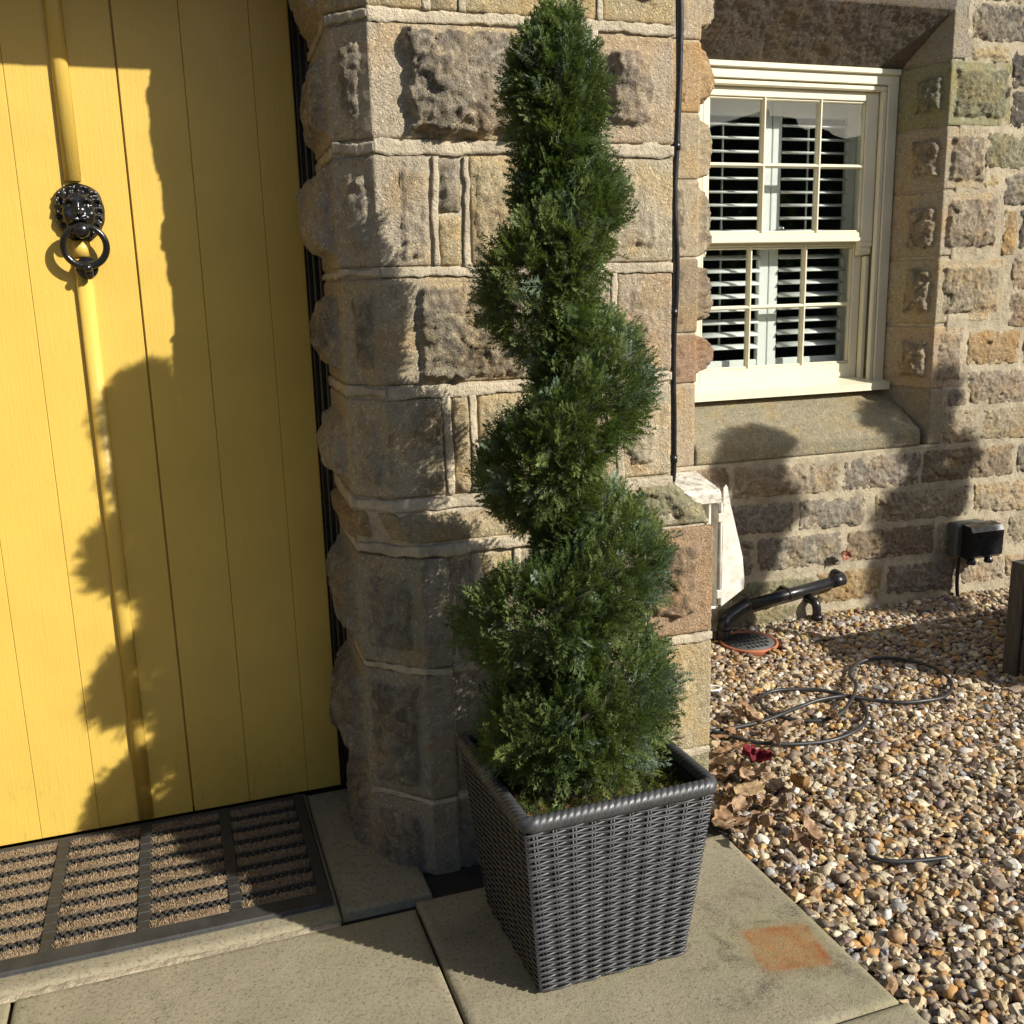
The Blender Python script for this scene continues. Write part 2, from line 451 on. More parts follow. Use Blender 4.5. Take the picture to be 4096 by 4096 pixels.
M = dict(
    stone=mat_stone(),
    mortar=mat_mortar('lime_mortar', (.54, .465, .340), .5),
    mortar_wall=mat_mortar('cement_mortar', (.46, .395, .280), .5),
    yellow=mat_paint('yellow_paint', (.62, .425, .085), .36, True, .10),
    cream=mat_paint('cream_paint', (.70, .65, .475), .38, False, .05, 'x'),
    cream_v=mat_paint('cream_paint_upright', (.70, .65, .475), .38, False, .05, 'z'),
    white=mat_simple('white_shutter_paint', (.78, .79, .77), .4, vary=.06, bump=.05),
    black_paint=mat_simple('black_gloss_paint', (.014, .014, .013), .33, vary=.3, bump=.25, bscale=60),
    iron=mat_simple('black_cast_iron', (.012, .012, .013), .20, vary=.4, bump=.35, bscale=170, bdist=.0015),
    steel=mat_simple('worn_steel', (.20, .19, .18), .35, metal=1, vary=.5),
    chrome=mat_simple('chrome', (.7, .7, .7), .15, metal=1),
    cane=mat_simple('charcoal_plastic_cane', (.052, .053, .057), .47, vary=.4, bump=.15, bscale=500, spec=.6, bdist=.0006),
    cane_dark=mat_simple('dark_liner_plastic', (.012, .012, .013), .6, vary=.3),
    rubber=mat_simple('black_rubber', (.034, .033, .031), .62, vary=.45, bump=.5, bscale=90),
    pvc=mat_simple('black_pvc', (.013, .013, .014), .32, vary=.25, bump=.08, bscale=40),
    hose=mat_simple('hose_rubber', (.022, .023, .026), .48, vary=.3, bump=.2),
    terracotta=mat_simple('terracotta', (.42, .14, .065), .75, vary=.35),
    plastic_white=mat_white_dirty(),
    plastic_grey=mat_simple('grey_plastic', (.09, .09, .088), .5, vary=.15),
    wood=mat_wood(),
    glass=mat_glass(),
    slab=mat_slab(False), slab_stain=mat_slab(True),
    soil=mat_simple('dark_soil', (.022, .018, .013), .95, vary=.5, bump=1, bscale=90, bdist=.008),
    earth=mat_simple('brown_earth', (.060, .042, .026), .95, vary=.5, bump=1, bscale=70, bdist=.01),
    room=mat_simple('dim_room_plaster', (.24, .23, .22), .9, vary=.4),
    pebble=mat_tint('flint_gravel', .62, .35, 240, .35, vary=.35),
    needle=mat_tint('cedar_needles', .5, 0, 1, .3, trans=.30, vary=.2),
    leaf=mat_tint('dry_leaf', .75, .3, 150, .25, trans=.15, vary=.45),
    coir=mat_tint('coir_fibre', .9, 0, 1, .15, vary=.2),
    bark=mat_simple('brown_stem', (.030, .024, .016), .9, vary=.4, bump=.6),
    driveway=mat_simple('driveway', (.10, .088, .07), .95, vary=.4, bump=.6, bscale=60, bdist=.006),
)
# ---------------------------------------------------------------- masonry
TAN = (.44, .370, .262); TANL = (.48, .412, .302); TANY = (.48, .395, .250); BRN = (.36, .285, .195); RED = (.36, .250, .170)
GRY = (.36, .320, .250); ORG = (.43, .310, .175); GRN = (.32, .300, .185); DRK = (.235, .205, .165)
def jit(c, k=.06):
    f = 1 + random.uniform(-k, k); return tuple(x * f * (1 + random.uniform(-.02, .02)) for x in c)

def facets(P, size, seed, slope=.5):
    """chipped, plane-faceted relief: every cell is a tilted plane"""
    w = np.stack([fbm(P, 1.1 / size, 2, seed + 50), fbm(P + 3.7, 1.1 / size, 2, seed + 51), fbm(P + 8.1, 1.1 / size, 2, seed + 52)], -1) - .5
    Q = P / size + w * .55
    base = np.floor(Q).astype(np.int64); best = np.full(P.shape[:-1], 1e9); out = np.zeros(P.shape[:-1])
    for dx in (-1, 0, 1):
        for dy in (-1, 0, 1):
            for dz in (-1, 0, 1):
                c = base + np.array([dx, dy, dz]); a = (c[..., 0], c[..., 1], c[..., 2])
                pt = c + np.stack([_h(*a, seed), _h(*a, seed + 1), _h(*a, seed + 2)], -1)
                d = Q - pt; dd = (d * d).sum(-1)
                g = np.stack([_h(*a, seed + 4), _h(*a, seed + 5), _h(*a, seed + 6)], -1) - .5
                val = (_h(*a, seed + 3) - .5) + (g * d).sum(-1) * 2 * slope
                m = dd < best; best = np.where(m, dd, best); out = np.where(m, val, out)
    return out

def rock_height(P, sx, L, sz, H, spec, seed):
    """height above the dressed face; (sx, sz) metres from the lower left corner"""
    ml, mr, mb, mtp = spec['m']; prot = spec.get('p', .02); rg = spec.get('r', .008)
    wob = (fbm(P, 28, 3, seed) - .5) * .030 + (fbm(P, 110, 2, seed + 3) - .5) * .010
    d = np.minimum(np.minimum(sx - ml, L - sx - mr), np.minimum(sz - mb, H - sz - mtp)) + wob
    d = np.where((sx < ml * .35) & (ml > .02), -.01, d)
    mask = sstep(0, spec.get('e', .010), d)
    dome = sstep(0, .075, d)
    low = fbm(P, 8, 2, seed + 5); mid = .62 + .45 * (facets(P, .085, seed + 7, .8) * .85 + facets(P, .030, seed + 17, .6) * .30)
    h = mask * (prot * (.50 + .50 * dome) * (.62 + .80 * low) + rg * (mid - .62) * 2.2 + rg * .7 * (fbm(P, 70, 3, seed + 9, .6) - .5) * 2 + .0035 * (fbm(P, 130, 2, seed + 19) - .5))
    h = np.where(mask > 0, np.maximum(h, -.004), h)
    return h, mask

def grid_part(name, P, N, h, soot, mat, parent, color, depth=.03, origin=None):
    """P, N arrays (nv, nu, 3); h (nv, nu). A displaced face with a skirt going back into the wall."""
    nv, nu = h.shape
    V = P + N * h[..., None]
    idx = np.arange(nv * nu).reshape(nv, nu)
    F = np.stack([idx[:-1, :-1], idx[:-1, 1:], idx[1:, 1:], idx[1:, :-1]], -1).reshape(-1, 4)
    ring = np.concatenate([idx[0, :], idx[1:, -1], idx[-1, -2::-1], idx[-2:0:-1, 0]])
    back = (P - N * depth).reshape(-1, 3)[ring]
    n0 = nv * nu; k = len(ring); r2 = n0 + np.arange(k)
    S = np.stack([ring, r2, np.roll(r2, -1), np.roll(ring, -1)], -1)
    Vall = np.concatenate([V.reshape(-1, 3), back])
    sa = np.concatenate([soot.ravel(), np.zeros(k)])
    me = fast_mesh(name, Vall, np.concatenate([F, S]), attrs={'soot': sa})
    if origin is None: origin = Vall.mean(0)
    return link(name, me, mat, parent, origin, color)

def path_grid(pB, pT, zB, zT, res):
    pB = np.asarray(pB, float); pT = np.asarray(pT, float); ns = len(pB) - 1
    seg = []; ts = []; loc = []; Ls = []
    for i in range(ns):
        L = np.linalg.norm((pB[i + 1] + pT[i + 1] - pB[i] - pT[i]) / 2); n = max(2, int(L / res))
        q = np.linspace(0, 1, n + 1)
        if i < ns - 1: q = q[:-1]
        ts.append(i + q); seg += [i] * len(q); loc.append(q * L); Ls.append(L)
    t = np.concatenate(ts); seg = np.array(seg); loc = np.concatenate(loc)
    nv = max(2, int((zT - zB) / res)); v = np.linspace(0, 1, nv + 1)
    def at(p):
        i = np.minimum(np.floor(t).astype(int), ns - 1); f = t - i
        return p[i] * (1 - f)[:, None] + p[i + 1] * f[:, None]
    def nrm(p):
        d = np.diff(p, axis=0); d /= np.linalg.norm(d, axis=1)[:, None] + 1e-9
        n = np.stack([d[:, 1], -d[:, 0]], 1); out = n[seg].copy()
        for i in range(1, ns):
            k = np.argmin(np.abs(t - i)); a = n[i - 1] + n[i]; out[k] = a / (np.linalg.norm(a) + 1e-9)
        return out
    B, T = at(pB), at(pT); NB, NT = nrm(pB), nrm(pT)
    P = np.zeros((nv + 1, len(t), 3)); N = np.zeros_like(P)
    for j, f in enumerate(v):
        P[j, :, :2] = B * (1 - f) + T * f; P[j, :, 2] = zB + (zT - zB) * f
        N[j, :, :2] = NB * (1 - f) + NT * f
    # tilt of battered faces
    off = (T - B); slope = (off * (NB + NT) / 2).sum(1) / max(zT - zB, 1e-6)
    N[..., 2] = -slope[None, :]
    N /= np.linalg.norm(N, axis=2)[..., None]
    return P, N, seg, loc, np.array(Ls), v * (zT - zB)

_seed = [100]
def dressed(parent, pB, pT, zB, zT, specs, color, soot=.5, res=.0050, name='stone', lift=0.0):
    """one stone wrapping round a pier: a rock-faced panel on each listed segment"""
    _seed[0] += 13; sd = _seed[0]
    P, N, seg, loc, Ls, vz = path_grid(pB, pT, zB, zT, res)
    nv, nu = P.shape[:2]; H = zT - zB
    h = (fbm(P, 55, 3, sd) - .5) * .0025 + (fbm(P * np.array([1, 1, .10]), 85, 2, sd + 41) - .5) * .0034 + lift; mask = np.zeros((nv, nu))
    Z = np.repeat(vz[:, None], nu, 1)
    for i, sp in specs.items():
        c = seg == i
        if not c.any(): continue
        SX = np.repeat(loc[c][None, :], nv, 0)
        hh, mm = rock_height(P[:, c], SX, Ls[i], Z[:, c], H, sp, sd + 31 * i)
        h[:, c] += hh; mask[:, c] = mm
    # worn outer arrises
    e = np.minimum(Z, H - Z); h -= .004 * (1 - sstep(0, .007, e))
    u = np.cumsum(np.r_[0, np.linalg.norm(np.diff(P[0], axis=0), axis=1)])
    e2 = np.minimum(u, u[-1] - u); h -= .004 * (1 - sstep(0, .007, e2))[None, :]
    so = np.clip(mask * (.35 + .9 * fbm(P, 7, 3, sd + 2)) + .16 * fbm(P, 5, 2, sd), 0, 1)
    return grid_part(name, P, N, h, so, M['stone'], parent, jit(color) + (soot,), .03)

def ribbon_h(parent, p, z, hgt, name='mortar_joint', lift=.0012, res=.005, color=None):
    """a raised strap of pointing along a course"""
    _seed[0] += 7; sd = _seed[0]
    P, N, seg, loc, Ls, vz = path_grid(p, p, z - hgt / 2, z + hgt / 2, res)
    nv0 = P.shape[1]
    f = np.array([0, .02, .25, .5, .75, .98, 1.0])
    base = P[0]; n0 = N[0]
    PP = np.repeat(base[None], 7, 0).copy(); NN = np.repeat(n0[None], 7, 0)
    wl = (fbm(base, 16, 4, sd, .65) - .5) * .026; wu = (fbm(base + 5, 16, 4, sd + 1, .65) - .5) * .026
    lo = z - hgt / 2 + wl; hi = z + hgt / 2 + wu; sag = (fbm(base, 3.0, 2, sd + 2) - .5) * .012
    for j in range(7): PP[j, :, 2] = lo + (hi - lo) * f[j] + sag
    prof = np.array([-.006, .85, 1, 1.02, .97, .85, -.006])
    h = prof[:, None] * (lift + (fbm(base, 40, 4, sd + 4, .65) - .5)[None, :] * .006)
    h[0] = -.005; h[-1] = -.005
    return grid_part(name, PP, NN, h, np.zeros(h.shape), M['mortar'], parent, None, .012)

def ribbon_v(parent, x, y, z0, z1, w, lift=.0020, lean=0.0):
    _seed[0] += 7; sd = _seed[0]
    n = max(4, int((z1 - z0) / .008)); zz = np.linspace(z0, z1, n)
    f = np.array([0, .03, .3, .5, .7, .97, 1.0]); base = np.stack([np.full(n, x), np.full(n, y), zz], -1)
    wl = (fbm(base, 18, 4, sd, .65) - .5) * .024; wr = (fbm(base + 4, 18, 4, sd + 1, .65) - .5) * .024
    P = np.zeros((n, 7, 3)); P[..., 1] = y; P[..., 2] = zz[:, None]
    cx = x + lean * np.linspace(0, 1, n)
    P[..., 0] = (cx - w / 2 + wl)[:, None] + ((w + wr - wl)[:, None]) * f[None, :]
    N = np.zeros_like(P); N[..., 1] = -1
    prof = np.array([-.006, .85, 1, 1.02, .97, .85, -.006])
    h = prof[None, :] * (lift + (fbm(base, 40, 4, sd + 4, .65) - .5)[:, None] * .006); h[:, 0] = -.005; h[:, -1] = -.005
    return grid_part('mortar_joint', P, N, h, np.zeros(h.shape), M['mortar'], parent, None, .012)

# ------------------------------------------------ large setting
gb = MB(); gb.box(-40, 40, -40, 40, -.30, -.06)
tag(gb.build('ground', M['driveway']), kind='structure')

# ------------------------------------------------ porch pier
UP = [(.425, 2.80), (.410, 2.435), (.490, 2.345), (1.243, 2.345), (1.243, 3.62)]
PL = [(.430, 2.80), (.418, 2.460), (.552, 2.325), (1.365, 2.325), (1.365, 3.62)]
pier = thing('porch_pier', (.85, 2.6, -.05), 'rock-faced sandstone porch pier with chamfered corner behind the spiral tree', 'pier')

def sub(path, x0=None, x1=None, ret=None):
    """front of the path between x0 and x1 (None keeps the reveal / the return)"""
    y = path[2][1]; pts = []
    if x0 is None: pts += path[:3]
    else: pts += [(x0, y)]
    if x1 is None:
        pts += [path[3]]
        pts += [(path[3][0], ret if ret else 2.62)]
    else: pts += [(x1, y)]
    return pts
def QS(front_m, p=.03, r=.010, rp=.046, cp=.013, cm=(.030, .030, .04, .04)):
    s = {0: dict(m=(.02, .03, random.uniform(-.01, .05), random.uniform(-.01, .05)), p=rp * random.uniform(.85, 1.15), r=.010, e=.022), 1: dict(m=cm, p=cp, r=.006)}
    if front_m: s[2] = dict(m=front_m, p=p, r=r)
    return s
def course(path, z0, z1, cells, mz=.012):
    """cells: (x0, x1, spec, colour, soot)"""
    for (x0, x1, sp, colr, so) in cells:
        pth = sub(path, x0, x1)
        dressed(pier, pth, pth, z0, z1, sp, colr, so)

FLATM = lambda m=(.02, .02, .02, .02), p=.012, r=.007, **k: dict(m=m, p=p, r=r, **k)
# A
course(UP, 2.112, 2.42, [
    (None, .617, QS((.05, .015, .02, .04), p=.02), TANY, .15),
    (.632, .700, {0: FLATM((.008,) * 4, .012)}, TAN, .3),
    (.715, 1.04, {0: FLATM((.03, .03, .05, .02), .026)}, TANY, .2),
    (1.055, None, {0: FLATM((.03, .05, .05, .02), .02)}, TANY, .2)])
# B
course(UP, 1.838, 2.082, [
    (None, 1.022, QS((.082, .045, .012, .012), p=.055, r=.013), TANL, .85),
    (1.042, None, {0: FLATM((.032, .058, .045, .035), .040, .011)}, TANL, .55)])
# C
course(UP, 1.556, 1.802, [
    (None, .612, QS((.055, .004, .012, .010), p=.016, r=.010, rp=.05), TANL, .18)])
for (x0, x1, z0, z1, c, so, p) in ((.634, .689, 1.677, 1.795, GRY, .5, .016), (.634, .689, 1.556, 1.668, TANY, .15, .008)):
    dressed(pier, [(x0, 2.345), (x1, 2.345)], [(x0, 2.345), (x1, 2.345)], z0, z1, {0: FLATM((.005,) * 4, p)}, c, so)
course(UP, 1.556, 1.802, [
    (.714, .868, {0: FLATM((.012, .014, .012, .012), .016)}, TANY, .15),
    (.886, 1.030, {0: FLATM((.012, .014, .012, .012), .018)}, TAN, .3),
    (1.046, None, {0: FLATM((.035, .045, .035, .04), .014, .009)}, TANL, .3)])
# D
course(UP, 1.281, 1.528, [
    (None, .860, QS((.082, .02, .010, .014), p=.036, r=.015), TAN, .75),
    (.878, 1.075, {0: FLATM((.02, .02, .03, .03), .02)}, TAN, .3),
    (1.092, None, {0: FLATM((.03, .045, .035, .035), .012)}, TAN, .25)])
# E
course(UP, 1.006, 1.246, [
    (None, .626, QS((.076, .002, .010, .012), p=.020, r=.014), TANL, .25),
    (.651, .693, {0: FLATM((.004,) * 4, .014, .010)}, TANY, .2),
    (.716, .900, {0: FLATM((.012, .012, .012, .012), .016)}, TANY, .1),
    (.916, 1.090, {0: FLATM((.02, .02, .03, .03), .02)}, TAN, .3),
    (1.107, None, {0: FLATM((.02, .05, .035, .03), .018, .010)}, TANL, .2)])
# F: the sloping offset course between shaft and plinth
def lerp_path(f): return [tuple(np.array(a) * (1 - f) + np.array(b) * f) for a, b in zip(UP, PL)]
FB = lerp_path(.92); FT = lerp_path(.02)
def offset_stone(x0, x1, z0, z1, colr, so, p=.012, kind='front'):
    if kind == 'front':
        a = [(x0, FB[2][1]), (x1, FB[2][1])]; b = [(x0, FT[2][1]), (x1, FT[2][1])]
        sp = {0: FLATM((.004,) * 4, p, .010)}
    elif kind == 'wrap':
        a = [tuple(np.array(FB[1]) * .45 + np.array(FB[2]) * .55), FB[2], (x1, FB[2][1])]
        b = [tuple(np.array(FT[1]) * .45 + np.array(FT[2]) * .55), FT[2], (x1, FT[2][1])]
        sp = {0: FLATM((.002,) * 4, p), 1: FLATM((.002, .004, .004, .004), p, .010)}
    elif kind == 'rev':
        a = [FB[0], FB[1], tuple(np.array(FB[1]) * .70 + np.array(FB[2]) * .30)]
        b = [FT[0], FT[1], tuple(np.array(FT[1]) * .70 + np.array(FT[2]) * .30)]
        sp = {0: FLATM((.002,) * 4, .028, .01), 1: FLATM((.002,) * 4, .008)}
    else:
        a = [(x0, FB[2][1]), FB[3], (FB[3][0], 2.6)]; b = [(x0, FT[2][1]), FT[3], (FT[3][0], 2.6)]
        sp = {0: FLATM((.004,) * 4, .026, .022, e=.02), 1: FLATM((.004,) * 4, .02, .02, e=.02)}
    dressed(pier, a, b, z0, z1, sp, colr, so)
offset_stone(0, 0, .893, .966, ORG, .15, kind='rev')
offset_stone(0, .870, .893, .966, TANY, .12, .010, 'wrap')
offset_stone(.885, 1.13, .893, .97, TANY, .1)
offset_stone(1.145, 0, .868, .985, GRN, .35, kind='ret')
# plinth: quoins stand a little proud of the infill
def plinth_quoin(z0, z1, colr, so, **k):
    p = [tuple(q) for q in PL[:3]] + [(.617, PL[2][1])]
    s = QS(None, **k)
    dressed(pier, p, p, z0, z1, s, colr, so, lift=.004)
plinth_quoin(.566, .852, GRY, .55, rp=.042, cp=.022, cm=(.025, .035, .04, .05))
plinth_quoin(.206, .546, GRY, .75, rp=.060, cp=.030, cm=(.02, .030, .03, .03))
plinth_quoin(-.08, .190, GRY, .65, rp=.040, cp=.022, cm=(.02, .035, .01, .03))
PY = PL[2][1]
def pl_stone(x0, x1, z0, z1, colr, so, m=(.012, .012, .014, .014), p=.014, r=.008, ret=False, lift=-.010):
    if ret:
        pth = [(x0, PY), PL[3], (PL[3][0], 2.62)]
        sp = {0: dict(m=m, p=p, r=r), 1: FLATM((.03,) * 4, .02)}
    else:
        pth = [(x0, PY), (x1, PY)]; sp = {0: dict(m=m, p=p, r=r)}
    dressed(pier, pth, pth, z0, z1, sp, colr, so, lift=lift)
pl_stone(.619, .684, .566, .845, GRY, .4, p=.003, r=.003)
pl_stone(.706, .795, .566, .850, TANY, .1, (.006,) * 4, .012)
pl_stone(.812, .980, .566, .850, TAN, .3)
pl_stone(.998, 1.150, .566, .850, TAN, .3)
pl_stone(.619, .820, .206, .546, GRY, .4, p=.004, r=.004)
pl_stone(.838, 1.110, .206, .546, TAN, .3)
pl_stone(.619, .900, -.08, .190, GRY, .4)
pl_stone(.918, 1.160, -.08, .190, TAN, .3)
pl_stone(1.168, 0, .556, .858, (.40, .285, .180), .45, (.015, .05, .06, .04), .022, .016, True, 0)
pl_stone(1.175, 0, .210, .530, TANY, .25, (.035, .075, .04, .06), .030, .012, True, 0)
pl_stone(1.178, 0, -.08, .196, GRN, .3, (.02, .04, .02, .03), .012, .008, True, 0)

# mortar: backing that fills every joint, then the raised pointing
def backing(pB, pT, z0, z1, inset=.007, mat='mortar', parent=None):
    _seed[0] += 3
    P, N, seg, loc, Ls, vz = path_grid(pB, pT, z0, z1, .02)
    h = -inset + (fbm(P, 30, 3, _seed[0]) - .5) * .006
    grid_part('mortar_bed', P, N, h, np.zeros(h.shape), M[mat], parent or pier, None, .02)
backing(UP, UP, .985, 2.42)
backing(FB, FT, .872, .985, .002)
backing(PL, PL, -.10, .872, .011)
for z, hg in ((2.097, .025), (1.820, .030), (1.542, .022), (1.264, .028)):
    ribbon_h(pier, UP[1:3], z, hg * .8, lift=.0015)
    ribbon_h(pier, [UP[2], (1.245, 2.345)], z, hg)
    ribbon_h(pier, UP[0:2], z, hg * .8, lift=.001)
ribbon_h(pier, lerp_path(.05)[1:3] + [(1.247, 2.343)], .985, .030, lift=.004)
ribbon_h(pier, lerp_path(.05)[0:2], .985, .036, lift=.004)
ribbon_h(pier, lerp_path(.97)[1:3] + [(1.16, 2.325)], .872, .028, lift=.005)
ribbon_h(pier, lerp_path(.97)[0:2], .872, .03, lift=.004)
for z, hg in ((.556, .022), (.198, .018)):
    ribbon_h(pier, PL[0:3] + [(.617, 2.325)], z, hg * .8, lift=.001)
    ribbon_h(pier, [(.62, PY + .008), (1.17, PY + .008)], z, hg, lift=.005)
ribbon_h(pier, [(1.17, PY), (1.366, PY)], .543, .026, lift=.004)
ribbon_h(pier, [(1.17, PY), (1.366, PY)], .203, .020, lift=.004)
for (x, z0, z1, w, ln) in ((.623, 1.556, 1.80, .017, .010), (.702, 1.55, 1.80, .015, .004), (1.033, 1.84, 2.09, .020, 0), (.877, 1.556, 1.80, .018, 0), (1.038, 1.556, 1.80, .018, 0),
                           (.869, 1.285, 1.53, .018, 0), (1.083, 1.285, 1.53, .018, 0), (.638, 1.006, 1.248, .019, -.004), (.705, 1.006, 1.248, .017, -.003),
                           (.908, 1.006, 1.248, .018, 0), (1.099, 1.006, 1.248, .018, 0), (.625, 2.11, 2.42, .02, .01), (.708, 2.11, 2.42, .016, 0), (1.047, 2.11, 2.42, .016, 0)):
    ribbon_v(pier, x, 2.345, z0, z1, w, lean=ln)
for (x, z0, z1, w) in ((.695, .566, .852, .022), (.803, .566, .852, .02), (.989, .566, .852, .02), (1.159, .566, .852, .02), (.829, .206, .546, .018), (1.165, .206, .53, .02), (.909, -.08, .19, .018), (1.17, -.08, .19, .018)):
    ribbon_v(pier, x, PY + .008, z0, z1, w, lift=.004)
core = MB(); core.box(.475, 1.220, 2.46, 3.70, -.1, 2.42)
core.build('wall_core', M['mortar'], pier)

# the matching pier on the other side of the doorway and the lintel they carry
pier2 = thing('porch_pier', (-.344 - .85, 2.6, -.05), 'matching sandstone porch pier beyond the left edge of the picture', 'pier')
pier2.scale = (-1, 1, 1)
for ch in list(pier.children):
    c = ch.copy(); COL.objects.link(c); c.parent = pier2
lint = thing('porch_lintel', (-.17, 2.6, 2.425), 'sandstone lintel spanning the two porch piers above the yellow door', 'lintel')
_p = [(-1.62, 2.36), (1.29, 2.36), (1.29, 2.95)]
dressed(lint, _p, _p, 2.425, 2.80, {0: FLATM((.05, .05, .05, .05), .02)}, TAN, .4, res=.02)
lb = MB(); lb.box(-1.6, 1.27, 2.375, 3.0, 2.428, 2.79, .004); lb.build('soffit', M['mortar'], lint)
# ---------------------------------------------------------------- house wall with the window
YW = 3.65
house = thing('house_wall', (2.9, 3.8, -.05), 'coursed sandstone house wall round the cream sash window', 'wall')
def rA(x, y): return (3450 + x * .4658, y * .4658)
def rB(x, y): return (3450 + x * .4658, 900 + y * .4658)
def rC(x, y): return (2640 + x * .5436, 1650 + y * .5436)
def rD(x, y): return (3300 + x * .5176, 1700 + y * .5176)
def pillow(parent, quad, y, colr, so, p=.014, r=.010, res=.0055, e=.010, name='stone'):
    """a rough walling stone; quad = TL, TR, BR, BL (x, z)"""
    _seed[0] += 17; sd = _seed[0]
    TL, TR, BR, BL = [np.array(q, float) for q in quad]
    ex_ = .009; TL = TL + (-ex_, ex_); TR = TR + (ex_, ex_); BR = BR + (ex_, -ex_); BL = BL + (-ex_, -ex_)
    W = (np.linalg.norm(TR - TL) + np.linalg.norm(BR - BL)) / 2; H = (np.linalg.norm(TL - BL) + np.linalg.norm(TR - BR)) / 2
    nu = max(6, int(W / res)); nv = max(5, int(H / res))
    u = np.linspace(0, 1, nu + 1)[None, :, None]; v = np.linspace(0, 1, nv + 1)[:, None, None]
    XZ = (BL * (1 - u) + BR * u) * (1 - v) + (TL * (1 - u) + TR * u) * v
    P = np.zeros((nv + 1, nu + 1, 3)); P[..., 0] = XZ[..., 0]; P[..., 2] = XZ[..., 1]; P[..., 1] = y + .003
    N = np.zeros_like(P); N[..., 1] = -1
    sx = np.broadcast_to(u[..., 0] * W, P.shape[:2]); sz = np.broadcast_to(v[..., 0] * H, P.shape[:2])
    ex = np.minimum(sx, W - sx); ez = np.minimum(sz, H - sz); rr = .022
    d = np.where((ex < rr) & (ez < rr), rr - np.hypot(np.maximum(rr - ex, 0), np.maximum(rr - ez, 0)), np.minimum(ex, ez))
    d = d + (fbm(P, 34, 3, sd) - .5) * .014
    m = sstep(0, e, d); dome = sstep(0, .05, d)
    h = -.010 + m * (.012 + p * (.35 + .65 * dome) * (.5 + .9 * fbm(P, 9, 2, sd + 1)) + r * .85 * (facets(P, .045, sd + 2, .8) * .8 + facets(P, .018, sd + 12, .7) * .4) + r * .8 * (fbm(P, 75, 3, sd + 3, .6) - .5) * 2)
    so_a = np.clip(m * (.25 + 1.0 * fbm(P, 8, 3, sd + 4)), 0, 1)
    return grid_part(name, P, N, h, so_a, M['stone'], parent, jit(colr) + (so,), .02)
def wq(fn, *pts):
    return [on_y(*fn(*p), YW)[[0, 2]] for p in pts]
WS = [
    (rA, ((960, -120), (1280, -110), (1280, 12), (955, 0)), TAN, .3), (rA, ((1295, -110), (1500, -100), (1500, 35), (1295, 20)), TAN, .3),
    (rA, ((950, 20), (1500, 62), (1500, 370), (938, 348)), GRY, 1.0), (rA, ((935, 398), (1262, 405), (1256, 542), (922, 522)), TANY, .15),
    (rA, ((1290, 418), (1500, 425), (1500, 765), (1278, 752)), DRK, 1.0), (rA, ((1292, 788), (1500, 795), (1500, 1105), (1258, 1095)), DRK, 1.0),
    (rA, ((1072, 1138), (1500, 1162), (1500, 1458), (1042, 1438)), GRN, .5), (rA, ((1040, 1492), (1182, 1496), (1168, 1612), (1034, 1612)), TANY, .1),
    (rA, ((1226, 1500), (1500, 1502), (1500, 1762), (1208, 1757)), GRY, .8), (rB, ((1215, -130), (1342, -130), (1292, 262), (1184, 258)), ORG, .1),
    (rB, ((1352, -130), (1500, -130), (1500, 215), (1330, 205)), DRK, .9), (rB, ((1290, 258), (1500, 250), (1500, 552), (1274, 548)), TAN, .4),
    (rB, ((1265, 588), (1500, 588), (1500, 872), (1248, 867)), BRN, .6), (rB, ((904, 912), (1352, 903), (1322, 1182), (888, 1207)), ORG, .25),
    (rB, ((1386, 903), (1520, 898), (1520, 1172), (1368, 1182)), TAN, .3), (rB, ((890, 1258), (1520, 1232), (1520, 1502), (908, 1537)), TAN, .6),
    (rB, ((714, 1418), (886, 1408), (892, 1540), (704, 1560)), GRY, .5), (rB, ((704, 1592), (992, 1578), (962, 1852), (684, 1877)), TAN, .25),
    (rB, ((1045, 1580), (1520, 1548), (1520, 1822), (1000, 1832)), TAN, .45),
    (rC, ((120, 442), (506, 402), (502, 642), (120, 664)), BRN, .4), (rC, ((544, 398), (1328, 354), (1306, 577), (538, 637)), TAN, .55),
    (rD, ((150, 268), (732, 203), (712, 462), (138, 502)), GRY, .6), (rD, ((764, 203), (1458, 143), (1432, 377), (740, 447)), BRN, .45),
    (rD, ((1490, 148), (1640, 143), (1640, 360), (1474, 367)), GRY, .8),
    (rC, ((300, 702), (976, 653), (972, 868), (300, 928)), GRY, .6), (rC, ((1024, 652), (1487 + 14, 610), (1487 + 14, 826), (1020, 864)), GRY, .7),
    (rD, ((390, 538), (1106, 458), (1098, 692), (384, 750)), TAN, .5), (rD, ((1150, 453), (1640, 413), (1640, 652), (1143, 662)), TAN, .35),
    (rC, ((430, 962), (687, 943), (672, 1192), (430, 1210)), GRY, .4), (rC, ((724, 933), (1347, 878), (1342, 1112), (708, 1172)), GRY, .6),
    (rD, ((174, 828), (837, 763), (827, 987), (163, 1057)), BRN, .6), (rD, ((868, 752), (1387, 703), (1370, 917), (858, 987)), TAN, .35),
    (rD, ((1424, 703), (1640, 688), (1640, 915), (1398, 927)), TAN, .4),
    (rC, ((420, 1268), (1132, 1208), (1112, 1332), (420, 1412)), GRN, .6), (rD, ((-70, 1150), (427, 1098), (421, 1332), (-55, 1372)), ORG, .3),
    (rD, ((480, 1088), (1003, 1033), (992, 1267), (474, 1307)), GRY, .6), (rD, ((1048, 1033), (1368, 1004), (1388, 1188), (1048, 1222)), TAN, .35),
    (rD, ((1384, 1002), (1640, 985), (1640, 1180), (1400, 1186)), TAN, .3),
    (rC, ((420, 1450), (1010, 1410), (1010, 1640), (420, 1680)), GRN, .5), (rD, ((-60, 1450), (560, 1378), (560, 1600), (-60, 1640)), GRN, .4),
    (rD, ((600, 1372), (1130, 1310), (1130, 1520), (600, 1580)), GRY, .4), (rD, ((1170, 1285), (1640, 1240), (1640, 1450), (1170, 1500)), TAN, .2),
]
